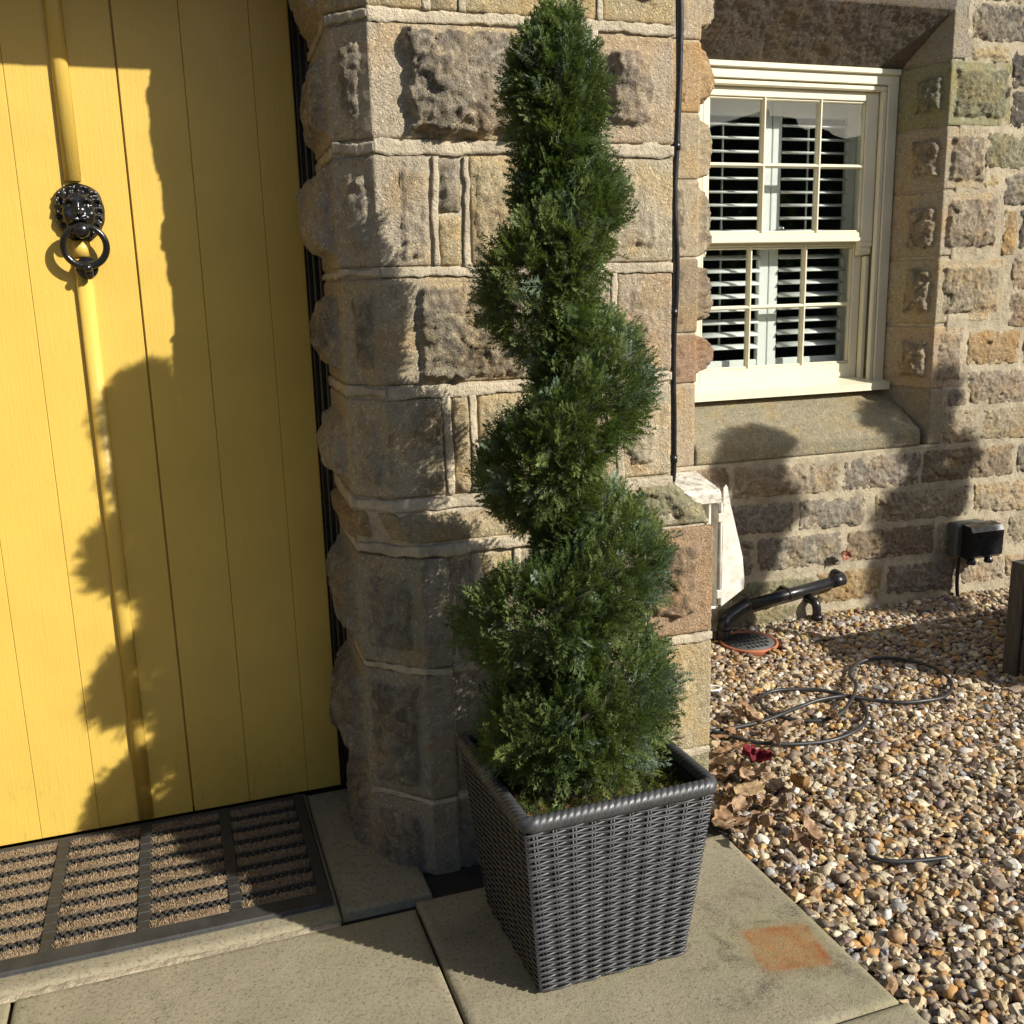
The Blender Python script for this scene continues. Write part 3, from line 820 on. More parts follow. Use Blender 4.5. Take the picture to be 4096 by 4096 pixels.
for fn, q, c, so in WS:
    pillow(house, wq(fn, *q), YW, c, so)
# beyond the frame: plain coursed stones so that the wall goes on
for zc in np.arange(.0, 2.9, .155):
    x = 3.98 + random.uniform(0, .1)
    while x < 5.4:
        w = random.uniform(.25, .48)
        pillow(house, [(x, zc + .13), (x + w - .025, zc + .13), (x + w - .025, zc), (x, zc)], YW, random.choice((TAN, GRY, BRN)), .5, res=.02)
        x += w

# dressed jambs with splayed reveals
YF = 3.87                                  # face of the window frame
def jamb(z0, z1, xe, panel, colr, so, spl=True):
    p = [(3.158, YF + .03), (3.240, YW), (xe, YW)]
    sp = {}
    if spl: sp[0] = dict(m=(.115, .025, random.uniform(.03, .07), random.uniform(.03, .07)), p=.044, r=.014)
    if panel: sp[1] = panel
    dressed(house, p, p, z0, z1, sp, colr, so, lift=.004)
def zA(y): return on_y(3830, y * .4658, YW)[2]
def zB(y): return on_y(3800, 900 + y * .4658, YW)[2]
jamb(zA(500), 2.70, 3.352, None, GRY, .35, spl=False)
jamb(zA(1078), zA(515), 3.575, dict(m=(.028, .03, .035, .03), p=.024, r=.012), GRN, .6)
jamb(zA(1622), zA(1090), 3.470, dict(m=(.025, .030, .035, .035), p=.026, r=.012), TAN, .7)
jamb(zB(262), zA(1640), 3.560, dict(m=(.03, .03, .035, .03), p=.024, r=.012), TAN, .65)
jamb(zB(838), zB(290), 3.610, dict(m=(.03, .03, .04, .035), p=.016, r=.012), TAN, .6)
jamb(zB(1392), zB(868), 3.410, dict(m=(.025, .02, .035, .03), p=.018, r=.010), TAN, .55)
jamb(.757, zB(1402), 3.335, None, GRY, .15, spl=False)
backing([(3.158, YF + .03), (3.240, YW), (3.33, YW)], [(3.158, YF + .03), (3.240, YW), (3.33, YW)], .757, 2.70, .003, 'mortar_wall', house)
backing([(1.55, YW), (2.046, YW), (2.128, YF + .03)], [(1.55, YW), (2.046, YW), (2.128, YF + .03)], .757, 2.70, .003, 'mortar_wall', house)
def jambL(z0, z1, colr, so, prot=.030):
    p = [(1.55, YW), (2.046, YW), (2.128, YF + .03)]
    dressed(house, p, p, z0, z1, {0: dict(m=(.03, .055, .03, .03), p=.008, r=.007), 1: dict(m=(.02, .06, random.uniform(0, .05), random.uniform(0, .05)), p=prot + .040, r=.018, e=.02)}, colr, so, lift=.004)
def zL(y): return on_y(2760, y, YW)[2]
for a, b, c, so, pr in ((157, -250, TAN, .3, .02), (449, 167, ORG, .15, .03), (716, 457, TAN, .35, .026), (1027, 726, TAN, .7, .022), (1329, 1037, BRN, .55, .034), (1530, 1339, RED, .3, .028)):
    jambL(zL(a), zL(b), c, so, pr)
p = [(1.55, YW), (2.046, YW)]
dressed(house, p, p, .757, zL(1540), {}, TAN, .3, lift=.004)
# sill: a vertical nose, then the weathered slope up to the timber
def slab_profile(name, prof, x0, x1, colr, so, res=.010, rough=.004):
    """prof: list of (y, z) from bottom to top, facing the street"""
    _seed[0] += 11; sd = _seed[0]
    pts = []
    for i in range(len(prof) - 1):
        a, b = np.array(prof[i]), np.array(prof[i + 1]); n = max(1, int(np.linalg.norm(b - a) / res))
        pts += [a + (b - a) * k / n for k in range(n)]
    pts.append(np.array(prof[-1])); pts = np.array(pts)
    d = np.gradient(pts, axis=0); d /= np.linalg.norm(d, axis=1)[:, None]
    nx = max(2, int((x1 - x0) / res)); X = np.linspace(x0, x1, nx + 1)
    P = np.zeros((len(pts), nx + 1, 3)); P[..., 0] = X[None]; P[..., 1] = pts[:, 0:1]; P[..., 2] = pts[:, 1:2]
    N = np.zeros_like(P); N[..., 1] = -d[:, 1:2]; N[..., 2] = d[:, 0:1]
    h = (fbm(P, 18, 4, sd) - .5) * rough * 2 + (fbm(P, 90, 3, sd + 1) - .5) * rough
    so_a = .25 + .5 * fbm(P, 6, 4, sd + 5)
    return grid_part(name, P, N, h, so_a, M['stone'], house, colr + (so,), .03)
slab_profile('sill', [(YW - .006, .757), (YW - .010, .815), (YW - .002, .832), (YF + .03, .998)], 2.052, 3.19, (.36, .325, .225), .40)
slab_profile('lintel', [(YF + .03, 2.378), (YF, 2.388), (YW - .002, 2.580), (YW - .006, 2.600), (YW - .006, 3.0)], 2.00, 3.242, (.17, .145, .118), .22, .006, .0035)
# core and pointing of the wall
wb = MB()
wb.box(1.24, 2.03, 3.672, 3.95, -.1, 3.0); wb.box(3.262, 5.45, 3.672, 3.95, -.1, 3.0); wb.box(2.03, 2.11, 3.86, 3.95, -.1, 3.0); wb.box(3.17, 3.262, 3.86, 3.95, -.1, 3.0)
wb.box(2.10, 3.20, 3.695, 3.95, -.1, .752); wb.box(2.10, 3.20, 3.90, 3.95, 2.41, 3.0)
wb.box(2.10, 3.20, 3.90, 3.95, .752, .985)
wb.build('wall_core', M['mortar_wall'], house)
def wall_bed(x0, x1, z0, z1):
    _seed[0] += 5
    nu = int((x1 - x0) / .012); nv = int((z1 - z0) / .012)
    X, Z = np.meshgrid(np.linspace(x0, x1, nu), np.linspace(z0, z1, nv))
    P = np.stack([X, np.full_like(X, YW), Z], -1); N = np.zeros_like(P); N[..., 1] = -1
    h = (fbm(P, 22, 3, _seed[0]) - .5) * .008 + .003
    grid_part('mortar_bed', P, N, h, np.zeros(h.shape), M['mortar_wall'], house, None, .02)
wall_bed(1.24, 3.335, -.1, .755); wall_bed(3.30, 5.45, -.1, 3.0)

# ------------------------------------------------ dim room behind the window
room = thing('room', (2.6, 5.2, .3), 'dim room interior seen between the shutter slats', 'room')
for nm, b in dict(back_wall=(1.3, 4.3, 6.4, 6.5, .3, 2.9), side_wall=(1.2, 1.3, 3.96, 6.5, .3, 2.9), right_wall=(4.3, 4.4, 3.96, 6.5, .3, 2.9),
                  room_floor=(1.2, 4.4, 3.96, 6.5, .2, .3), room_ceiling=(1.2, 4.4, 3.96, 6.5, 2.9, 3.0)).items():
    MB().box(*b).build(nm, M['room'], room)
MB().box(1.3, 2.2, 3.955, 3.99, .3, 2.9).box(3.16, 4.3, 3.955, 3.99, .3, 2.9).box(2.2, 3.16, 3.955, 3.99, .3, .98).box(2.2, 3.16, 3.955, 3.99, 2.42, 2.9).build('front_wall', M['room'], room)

# ------------------------------------------------ the sash window
win = thing('sash_window', (2.64, YF, 1.0), 'cream timber sliding sash window with small panes in a stone surround', 'window')
XL, XR = 2.125, 3.158
C = 'cream'; CV = 'cream_v'
MB().box(XL, 2.19, YF, YF + .10, 1.0, 2.385, .003).build('box_frame', M[CV], win)
MB().box(3.105, XR, YF, YF + .10, 1.0, 2.385, .003).build('box_frame', M[CV], win)
MB().box(XL, XR, YF - .002, YF + .10, 2.322, 2.384, .003).box(XL, XR, YF - .016, YF + .0, 2.362, 2.386, .004).build('head', M[C], win)
for nm, bx, mm in (('staff_bead', (2.19, 3.105, YF + .006, YF + .03, 2.296, 2.320, .006), C), ('staff_bead', (2.190, 2.205, YF + .006, YF + .03, 1.03, 2.300, .005), CV),
                   ('staff_bead', (3.080, 3.105, YF + .006, YF + .03, 1.03, 2.300, .005), CV), ('parting_bead', (3.062, 3.084, YF + .046, YF + .075, 1.03, 1.60, .003), CV)):
    MB().box(*bx).build(nm, M[mm], win)
MB().prism([(YF - .045, .998), (YF - .045, 1.030), (YF + .08, 1.052), (YF + .08, .998)], 'x', XL - .005, XR + .003).build('timber_sill', M[C], win)
def sash(name, y, x0, x1, z0, z1, gx0, gx1, gz0, gz1, bars_x, bar_z, horn=False):
    d = .042
    s = MB()
    s.box(x0, gx0, y, y + d, z0, z1, .003); s.box(gx1, x1, y, y + d, z0, z1, .003)
    o = s.build(name, M[CV], win)
    r = MB(); r.box(gx0 - .001, gx1 + .001, y + .0006, y + d - .001, gz1, z1, .003); o2 = r.build('top_rail', M[C], o)
    r = MB(); r.box(gx0 - .001, gx1 + .001, y + .0006, y + d - .001, z0, gz0, .003); r.build('bottom_rail', M[C], o)
    b = .017
    # ovolo round the glass
    q = MB(); q.box(gx0, gx1, y + .008, y + .03, gz1 - .010, gz1 + .001, .004); q.box(gx0, gx1, y + .008, y + .03, gz0 - .001, gz0 + .010, .004)
    q.build('glazing_moulding', M[C], o)
    q = MB(); q.box(gx0 - .001, gx0 + .009, y + .009, y + .029, gz0 + .01, gz1 - .01, .004); q.box(gx1 - .009, gx1 + .001, y + .009, y + .029, gz0 + .01, gz1 - .01, .004)
    q.build('glazing_moulding', M[CV], o)
    xs = [gx0] + list(bars_x) + [gx1]; zs = [gz0, bar_z, gz1]
    MB().prism([(y + .002, bar_z - .003), (y + .002, bar_z + .003), (y + .012, bar_z + .009), (y + .032, bar_z + .009), (y + .032, bar_z - .009), (y + .012, bar_z - .009)], 'x', gx0, gx1).build('glazing_bar', M[C], o)
    for bx in bars_x:
        MB().prism([(bx - .003, y + .001), (bx + .003, y + .001), (bx + .009, y + .012), (bx + .009, y + .031), (bx - .009, y + .031), (bx - .009, y + .012)], 'z', gz0, gz1).build('glazing_bar', M[CV], o)
    for i in range(3):
        for k in range(2):
            MB().box(xs[i] + .003, xs[i + 1] - .003, y + .018, y + .022, zs[k] + .003, zs[k + 1] - .003).build('pane', M['glass'], o)
    if horn:
        for hx0, hx1 in ((x0, gx0), (gx1, x1)):
            prof = [(y + .001, z0), (y + .001, z0 - .018), (y + .010, z0 - .026), (y + .006, z0 - .040), (y + .016, z0 - .056), (y + .040, z0 - .060), (y + .040, z0)]
            MB().prism(prof, 'x', hx0 + .002, hx1 - .002).build('sash_horn', M[CV], o)
    return o
sash('upper_sash', YF + .030, 2.200, 3.083, 1.664, 2.298, 2.236, 3.020, 1.704, 2.258, (2.505, 2.786), 1.986, True)
sash('lower_sash', YF + .076, 2.200, 3.064, 1.050, 1.690, 2.236, 3.020, 1.118, 1.648, (2.484, 2.768), 1.388)
MB().box(2.60, 2.66, YF + .078, YF + .11, 1.70, 1.722, .005).lathe((2.645, YF + .095, 1.722), [(.012, 0), (.013, .006), (.009, .012)], 12).build('sash_lock', M['chrome'], win)

# ------------------------------------------------ louvred shutters
def shutter(x0, x1, label):
    y = 4.035; d = .028
    t = thing('plantation_shutter', ((x0 + x1) / 2, y, 1.0), label, 'shutter', 'shutters inside the sash window')
    MB().box(x0, x0 + .048, y, y + d, 1.0, 2.36, .003).build('stile', M['white'], t)
    MB().box(x1 - .048, x1, y, y + d, 1.0, 2.36, .003).build('stile', M['white'], t)
    MB().box(x0 + .048, x1 - .048, y + .002, y + d, 2.205, 2.358, .003).build('top_rail', M['white'], t)
    MB().box(x0 + .048, x1 - .048, y + .002, y + d, 1.002, 1.150, .003).build('bottom_rail', M['white'], t)
    z = 2.172; k = 0; me = None
    while z > 1.17:
        a = math.radians(8 if z > 1.66 else 15)
        pts = []
        for q in range(10):
            w = 2 * math.pi * q / 10; py, pz = .036 * math.cos(w), .0065 * math.sin(w)
            pts.append((y + d / 2 + py * math.cos(a) - pz * math.sin(a), z + py * math.sin(a) + pz * math.cos(a)))
        MB().prism(pts, 'x', x0 + .050, x1 - .050, True).build('louvre', M['white'], t)
        z -= .0565; k += 1
    MB().box((x0 + x1) / 2 - .004, (x0 + x1) / 2 + .004, y + d / 2 + .034, y + d / 2 + .044, 1.2, 2.18, .002).build('tilt_rod', M['white'], t)
shutter(2.195, 2.628, 'white louvred shutter behind the left half of the sash window')
shutter(2.632, 3.075, 'white louvred shutter behind the right half of the sash window')
lx = MB(); lx.box(2.19, 3.08, 3.972, 4.06, .985, .999).box(2.165, 2.193, 3.972, 4.06, 1.0, 2.385).box(3.078, 3.106, 3.972, 4.06, 1.0, 2.385).box(2.19, 3.08, 3.972, 4.06, 2.361, 2.385)
lx.build('inner_lining', M['white'], win)
# ---------------------------------------------------------------- paving and step
paving = thing('paving', (.45, 1.7, 0), kind='structure')
def slab(x0, x1, y0, y1, mat, zt=0.0, res=.02, parent=None, name='slab', rough=.0012, thick=.05):
    """flag with softly broken arrises"""
    parent = parent or paving; _seed[0] += 9; sd = _seed[0]
    xs = np.unique(np.concatenate([np.linspace(x0, x1, max(3, int((x1 - x0) / res))), [x0 + .003, x0 + .008, x1 - .003, x1 - .008]]))
    ys = np.unique(np.concatenate([np.linspace(y0, y1, max(3, int((y1 - y0) / res))), [y0 + .003, y0 + .008, y1 - .003, y1 - .008]]))
    X, Y = np.meshgrid(xs, ys); P = np.stack([X, Y, np.full_like(X, zt)], -1)
    e = np.minimum(np.minimum(X - x0, x1 - X), np.minimum(Y - y0, y1 - Y))
    wob = (fbm(P, 30, 3, sd)) * .006
    h = (fbm(P, 6, 3, sd + 1) - .5) * rough * 2 - .0045 * (1 - sstep(0, .004 + wob, e))
    N = np.zeros_like(P); N[..., 2] = 1
    return grid_part(name, P, N, h, np.zeros(h.shape), mat, parent, None, thick)
slab(-.447, .459, 1.31, 2.185, M['slab'])
slab(.468, 1.347, 1.493, 2.212, M['slab_stain'])
slab(.468, 1.362, .60, 1.484, M['slab'])
slab(-.447, .459, .40, 1.302, M['slab'])
slab(-1.362, -.456, 1.31, 2.180, M['slab'])
slab(-1.362, -.456, .40, 1.302, M['slab'])
MB().box(-1.37, 1.34, .42, 2.40, -.055, -.022).build('joint_bed', M['soil'], paving)
step = thing('doorstep', (-.2, 2.5, -.03), 'worn tooled sandstone doorstep under the coir mat', 'doorstep')
slab(-1.05, .278, 2.200, 2.86, M['slab'], .011, parent=step, name='step_stone', rough=.0025, thick=.07)
slab(.284, .513, 2.222, 2.86, M['slab'], .005, parent=step, name='step_stone', rough=.003, thick=.07)
fx = np.linspace(-.80, .272, 260); fv = np.array([0, .12, .35, .6, .85, 1.0])      # crumbled mortar fillet along the front of the step
P = np.zeros((6, 260, 3)); P[..., 0] = fx[None]
fa = 2.1765 + (fbm(np.stack([fx, 0 * fx, 0 * fx], -1), 26, 4, 5, .7) - .5) * .016; fb = 2.204 + 0 * fx
P[..., 1] = fa[None] + (fb - fa)[None] * fv[:, None]; P[..., 2] = -.002
N = np.zeros_like(P); N[..., 2] = 1
h = (fbm(P, 45, 4, 8, .65) - .30) * .013 * np.array([0, .5, .9, 1, .8, .4])[:, None]
grid_part('mortar_fillet', P, N, h, np.zeros(h.shape), M['mortar_wall'], step, None, .004)
MB().box(.505, 1.38, 2.19, 2.40, -.05, -.012).build('soil_gap', M['soil'], paving)

# ---------------------------------------------------------------- door
YD = 2.85
door = thing('front_door', (-.172, YD, .03), 'yellow painted plank double door with a central bead', 'door')
ed = [-.732, -.610, -.455, -.303, -.172, -.045, .115, .288, .388]
gap = {-.045: .0024, -.172: .002}
for a, b in zip(ed[:-1], ed[1:]):
    ga = gap.get(a, .0004); gb_ = gap.get(b, .0004); dy = random.uniform(-.0008, .0008)
    MB().box(a + ga, b - gb_, YD + dy, YD + .030, .022, 2.62, .0012).build('plank', M['yellow'], door)
MB().box(-.735, .391, YD + .012, YD + .05, .032, 2.63).build('ledge_backing', M['yellow'], door)
def bead(z0, z1):
    n = 10; prof = []
    for k in range(n + 1):
        w = math.pi * k / n; prof.append((-.1755 - .0205 * math.cos(w), YD + .002 - .021 * math.sin(w) ** .7))
    MB().prism(prof, 'z', z0, z1, True).build('bead', M['yellow'], door)
bead(1.790, 2.62); bead(1.606, 1.645); bead(.032, 1.600)
MB().box(-.199, -.152, YD - .004, YD + .002, 1.58, 1.80).build('bead_packer', M['yellow'], door)
frame = thing('door_frame', (-.17, 2.85, 0), 'black painted door frame between yellow door and stone reveal', 'door frame')
for s, nm in ((1, 'frame_post'), (-1, 'frame_post')):
    X = lambda v: v if s > 0 else -.344 - v
    b = MB(); b.box(X(.393), X(.475), 2.842, 2.92, .02, 2.45, .002); b.box(X(.405), X(.475), 2.826, 2.8415, .02, 2.45, .004); b.box(X(.419), X(.475), 2.806, 2.8255, .02, 2.45, .004)
    b.build(nm, M['black_paint'], frame)
MB().box(-.86, .60, 2.90, 2.96, -.02, 2.8).build('dark_backing', M['black_paint'], frame)

# ---------------------------------------------------------------- lion knocker
KX, KZ, KY = -.1690, 1.714, YD - .004
kn = thing('door_knocker', (KX, KY, KZ), 'black cast iron lion head door knocker with a hanging ring', 'door knocker')
nr, na = 40, 128
R_ = np.linspace(0, 1, nr)[:, None]; A_ = np.linspace(0, 2 * np.pi, na, endpoint=False)[None, :]
out = .064 * (1 + .06 * np.cos(2 * A_ + np.pi) + .05 * np.maximum(0, np.sin(A_)) + .055 * np.exp(-((A_ - .80) / .20) ** 2) + .055 * np.exp(-((A_ - 2.34) / .20) ** 2) + .006 * np.sin(A_ * 13) )
out = out * (1 + .10 * np.exp(-((A_ - 4.71) / .5) ** 2))
a = R_ * out * np.cos(A_); b = R_ * out * np.sin(A_)
u, w = a / .064, b / .064
def gs(cx, cy, sx, sy=None, k=1.0): return k * np.exp(-((u - cx) / sx) ** 2 - ((w - cy) / (sy or sx)) ** 2)
rf = np.hypot(u / .70, (w + .04) / .86)
face = 1 - sstep(.75, 1.06, rf)
h = .008 + .006 * (1 - R_ ** 2) + .020 * face * np.sqrt(np.clip(1 - .55 * rf ** 2, 0, 1))
ang = np.arctan2(w, u)
mane = (1 - face) * (.0042 * np.sin(ang * 15 + 2.0 * np.sin(rf * 5)) + .0022 * np.sin(rf * 12 + np.sin(ang * 9) * 1.2)) * sstep(1.0, .86, R_)
h = h + mane
for s in (-1, 1):
    h = h + gs(s * .36, .46, .27, .11, .0085) - gs(s * .36, .26, .16, .10, .0120) + gs(s * .36, .25, .085, .065, .0075) + gs(s * .46, -.10, .19, .17, .0065) + gs(s * .18, -.30, .18, .12, .0120) + gs(s * .72, .78, .16, .16, .0045) - gs(s * .72, .78, .07, .07, .003)
h = h + gs(0, .15, .12, .28, .006) + gs(0, -.08, .17, .095, .014) - gs(0, -.20, .03, .06, .004) - gs(0, -.48, .42, .045, .010) + gs(0, -.66, .30, .13, .006) + gs(0, .62, .5, .10, .004)
h = h * sstep(1.02, .90, R_) + .001
V = np.stack([KX + a, KY - h, KZ + b], -1)
ix = np.arange(nr * na).reshape(nr, na)
F = np.stack([ix[:-1], np.roll(ix[:-1], -1, 1), np.roll(ix[1:], -1, 1), ix[1:]], -1).reshape(-1, 4)
head_ = link('lion_head', fast_mesh('lion_head', V.reshape(-1, 3), F), M['iron'], kn)
RX, RZ = KX + .006, 1.630
rp = []
for k in range(40):
    t_ = 2 * math.pi * k / 40 + math.pi / 2
    rp.append((RX + .051 * math.cos(t_), KY - .042 + .010 * (1 - math.sin(t_)) * .5, RZ + .049 * math.sin(t_)))
ring_ = MB().tube(rp, [.0076 + .0016 * (.5 - .5 * math.sin(2 * math.pi * k / 40 + math.pi / 2)) for k in range(40)], 12, closed=True); ring_ = ring_.build('ring', M['iron'], kn)
MB().lathe((KX + .003, KY - .056, 1.668), [(.004, -.006), (.0165, -.002), (.020, .008), (.018, .03), (.016, .045)], 18, 'y').build('ring_boss', M['iron'], head_)
MB().lathe((RX + .002, KY - .055, RZ - .054), [(.003, -.004), (.0085, -.001), (.011, .008), (.012, .02), (.009, .034)], 14, 'y').lathe((RX + .003, KY - .034, RZ - .072), [(.002, -.010), (.009, -.004), (.010, .004), (.012, .022)], 12).build('clapper', M['iron'], ring_)
MB().lathe((KX + .004, YD - .022, RZ - .052), [(.026, 0), (.027, .004), (.027, .023)], 24, 'y').build('striker_plate', M['iron'], kn)
for (sx, sz) in ((-.043, .046), (.043, .047), (.047, -.026)):
    MB().lathe((KX + sx, KY - .0155, KZ + sz), [(.0030, 0), (.0045, .0015), (.0045, .008)], 12, 'y').build('screw', M['steel'], head_)

# ---------------------------------------------------------------- coir doormat
mat_ = thing('doormat', (-.28, 2.53, .02), 'black rubber doormat with tan coir bristle strips before the yellow door', 'doormat')
ZM = .0125
mx0, mx1, my0, my1 = -.840, .270, 2.252, 2.832
div = [-.608, -.393, -.178, .038]
fr = MB()
fr.box(mx0, mx1, my0, my1, ZM, ZM + .004)
fr.build('backing_sheet', M['rubber'], mat_)
fr = MB()
fr.prism([(my0 - .002, ZM), (my0 + .004, ZM + .009), (my0 + .040, ZM + .0135), (my0 + .046, ZM + .0135), (my0 + .048, ZM + .003)], 'x', mx0, mx1)
fr.prism([(my1 + .002, ZM), (my1 - .003, ZM + .0120), (my1 - .018, ZM + .0125), (my1 - .022, ZM + .003)], 'x', mx0 + .001, mx1 - .0005)
fr.prism([(mx1 + .001, ZM), (mx1 - .006, ZM + .0130), (mx1 - .030, ZM + .0140), (mx1 - .034, ZM + .003)], 'y', my0 + .001, my1 - .001)
fr.prism([(mx0, ZM), (mx0 + .006, ZM + .0130), (mx0 + .030, ZM + .0140), (mx0 + .034, ZM + .003)], 'y', my0 + .001, my1 - .001)
fr.build('border', M['rubber'], mat_)
for dx in div:
    b = MB(); n = 14
    for k in range(n):
        y0 = my0 + .045 + (my1 - my0 - .062) * k / n; y1 = my0 + .045 + (my1 - my0 - .062) * (k + 1) / n
        b.box(dx - .015, dx + .015, y0, y1 + .0002, ZM + .002, ZM + .0138 + random.uniform(-.0006, .0006), .0022)
    b.build('rubber_bar', M['rubber'], mat_)
lims = [(mx0 + .034, div[0] - .016)] + [(div[i] + .016, div[i + 1] - .016) for i in range(3)] + [(div[3] + .016, mx1 - .034)]
NROW = 8; y_a, y_b = my0 + .050, my1 - .022; pitch = (y_b - y_a) / NROW
def coir_mesh(w, wid, sd):
    r = np.random.default_rng(sd); n = int(w * 6200)
    bx = r.uniform(0, w, n); by = r.uniform(-wid / 2, wid / 2, n); hh = r.uniform(.008, .0135, n) * (1 - .35 * (np.abs(by) / (wid / 2)) ** 3)
    lean = r.normal(0, .0032, (n, 2)); th = r.uniform(0, np.pi, n); t = .00085
    B = np.stack([bx, by, np.zeros(n)], -1); dv = np.stack([np.cos(th) * t, np.sin(th) * t, np.zeros(n)], -1)
    T = B + np.stack([lean[:, 0], lean[:, 1], hh], -1)
    V = np.stack([B - dv, B + dv, T + dv * .6, T - dv * .6], 1).reshape(-1, 3)
    F = np.arange(4 * n).reshape(-1, 4)
    col = np.array([.42, .31, .19])[None] * r.uniform(.55, 1.25, n)[:, None]; col = np.repeat(col, 4, 0)
    bv = np.array([(0, -wid / 2, 0), (w, -wid / 2, 0), (w, wid / 2, 0), (0, wid / 2, 0), (0.001, -wid / 2.3, .0065), (w - .001, -wid / 2.3, .0065), (w - .001, wid / 2.3, .0065), (0.001, wid / 2.3, .0065)])
    bf = np.array([(4, 5, 6, 7), (0, 1, 5, 4), (1, 2, 6, 5), (2, 3, 7, 6), (3, 0, 4, 7)]) + len(V)
    V = np.concatenate([V, bv]); F = np.concatenate([F, bf]); col = np.concatenate([col, np.tile([.17, .125, .08], (8, 1))])
    return fast_mesh('coir_strip', V, F, smooth=False, colors=col)
def peg_mesh(w):
    b = MB(); n = int(w / .0195)
    for k in range(n):
        for q, yy in ((0, -.0065), (.5, .0065)):
            x = (k + .5 + (q - .25) * 1.0) * w / n
            b.lathe((x, yy, 0), [(.0062, .0), (.0056, .0070), (.0036, .0088)], 6)
    me = bpy.data.meshes.new('peg_row'); me.from_pydata(b.v, [], b.f); me.update(); return me
for i, (x0, x1) in enumerate(lims):
    cms = [coir_mesh(x1 - x0, .032, 50 + i * 3 + k) for k in range(2)]
    pm = peg_mesh(x1 - x0)
    for cm in cms: cm.materials.append(M['coir'])
    pm.materials.append(M['rubber'])
    for k in range(NROW):
        yc = y_a + .018 + k * (y_b - y_a - .036) / (NROW - 1)
        o = bpy.data.objects.new('coir_strip', cms[k % 2]); o.parent = mat_; COL.objects.link(o)
        o.location = Vector((x0, yc, ZM + .003)) - mat_.location
        if k < NROW - 1:
            o = bpy.data.objects.new('peg_row', pm); o.parent = mat_; COL.objects.link(o)
            o.location = Vector((x0, yc + (y_b - y_a - .036) / (NROW - 1) / 2, ZM + .004)) - mat_.location

# ---------------------------------------------------------------- wicker planter
PC = np.array([.8125, 1.957]); PH = .432; WB, WT = .1765, .2215; ROT = math.radians(1.2)
def prot2(x, y): return (PC[0] + x * math.cos(ROT) - y * math.sin(ROT), PC[1] + x * math.sin(ROT) + y * math.cos(ROT))
pot = thing('wicker_planter', (PC[0], PC[1], 0), 'square tapered charcoal wicker planter on the paving slabs', 'planter')
def halfw(z): return WB + (WT - WB) * z / PH
b = MB()                                                     # liner with an open top
for (z, dw) in ((.004, -.006), (PH - .004, -.006), (PH - .002, -.022), (PH - .07, -.026)):
    hw = halfw(z) + dw
    b.v += [tuple(prot2(x, y)) + (z,) for (x, y) in ((-hw, -hw), (hw, -hw), (hw, hw), (-hw, hw))]
for k in range(3):
    for i in range(4): b.f.append((k * 4 + i, k * 4 + (i + 1) % 4, k * 4 + 4 + (i + 1) % 4, k * 4 + 4 + i))
b.f.append((3, 2, 1, 0)); b.sm = [False] * len(b.f)
b.build('liner', M['cane_dark'], pot)
NR = 57; NS = 11
side = [((-1, -1), (1, -1), (0, -1)), ((1, -1), (1, 1), (1, 0)), ((1, 1), (-1, 1), (0, 1)), ((-1, 1), (-1, -1), (-1, 0))]
for k in range(NR):
    z = .008 + (PH - .018) * k / (NR - 1); hw = halfw(z); path = []
    jz = random.uniform(-.0006, .0006)
    for (p0, p1, n) in side:
        m_ = 54
        for q in range(m_):
            f = q / m_; s_ = .5 + f * (NS - 1)
            c = math.cos(math.pi * s_ + math.pi * k)
            o_ = .0027 * (abs(c) ** .8) * (1 if c > 0 else -1)
            x = hw * (p0[0] + (p1[0] - p0[0]) * f) + n[0] * (o_ - .001); y = hw * (p0[1] + (p1[1] - p0[1]) * f) + n[1] * (o_ - .001)
            path.append(tuple(prot2(x, y)) + (z + jz + .0012 * math.sin(math.pi * s_ + math.pi * k),))
    MB().tube(path, .0027, 6, closed=True).build('cane', M['cane'], pot)
for (p0, p1, n) in side:
    for i in range(1, NS):
        f = (i - .0) / (NS - 1) - .5 / (NS - 1)
        for dd in (-.0035, .0035):
            pts = []
            for z in (.003, PH - .004):
                hw = halfw(z); x = hw * (p0[0] + (p1[0] - p0[0]) * f) - n[0] * .0030 + (p1[0] - p0[0]) / 2 * dd; y = hw * (p0[1] + (p1[1] - p0[1]) * f) - n[1] * .0030 + (p1[1] - p0[1]) / 2 * dd
                pts.append(tuple(prot2(x, y)) + (z,))
            MB().tube(pts, .0022, 6).build('stake', M['cane'], pot)
# rope-twist rim
hw = .2185; cr = .022; path = []
cn = [(-1, -1), (1, -1), (1, 1), (-1, 1)]
for i, (cx, cy) in enumerate(cn):
    a0 = math.pi + i * math.pi / 2
    for q in range(9):
        w_ = a0 + q / 8 * math.pi / 2; path.append(((hw - cr) * cx + cr * math.cos(w_), (hw - cr) * cy + cr * math.sin(w_)))
path = np.array(path + [path[0]]); seg = np.r_[0, np.cumsum(np.linalg.norm(np.diff(path, axis=0), axis=1))]
Lp = seg[-1]; ncoil = 112; ns_ = ncoil * 8; nt_ = 20
s_ = np.linspace(0, Lp, ns_, endpoint=False)
px_ = np.interp(s_, seg, path[:, 0]); py_ = np.interp(s_, seg, path[:, 1])
tx = np.roll(px_, -2) - np.roll(px_, 2); ty = np.roll(py_, -2) - np.roll(py_, 2); tl = np.hypot(tx, ty); tx /= tl; ty /= tl
nx_, ny_ = ty, -tx
th = np.linspace(0, 2 * np.pi, nt_, endpoint=False)
ph = (s_[:, None] / Lp * ncoil + th[None, :] / (2 * np.pi) * -4.0)
rr = .0170 * (1 - .20 * (1 - np.abs(np.sin(np.pi * ph))) ** 3.2)
ox = rr * np.cos(th)[None]; oz = rr * 1.08 * np.sin(th)[None]
X = px_[:, None] + nx_[:, None] * ox; Y = py_[:, None] + ny_[:, None] * ox; Z = PH + .004 + oz
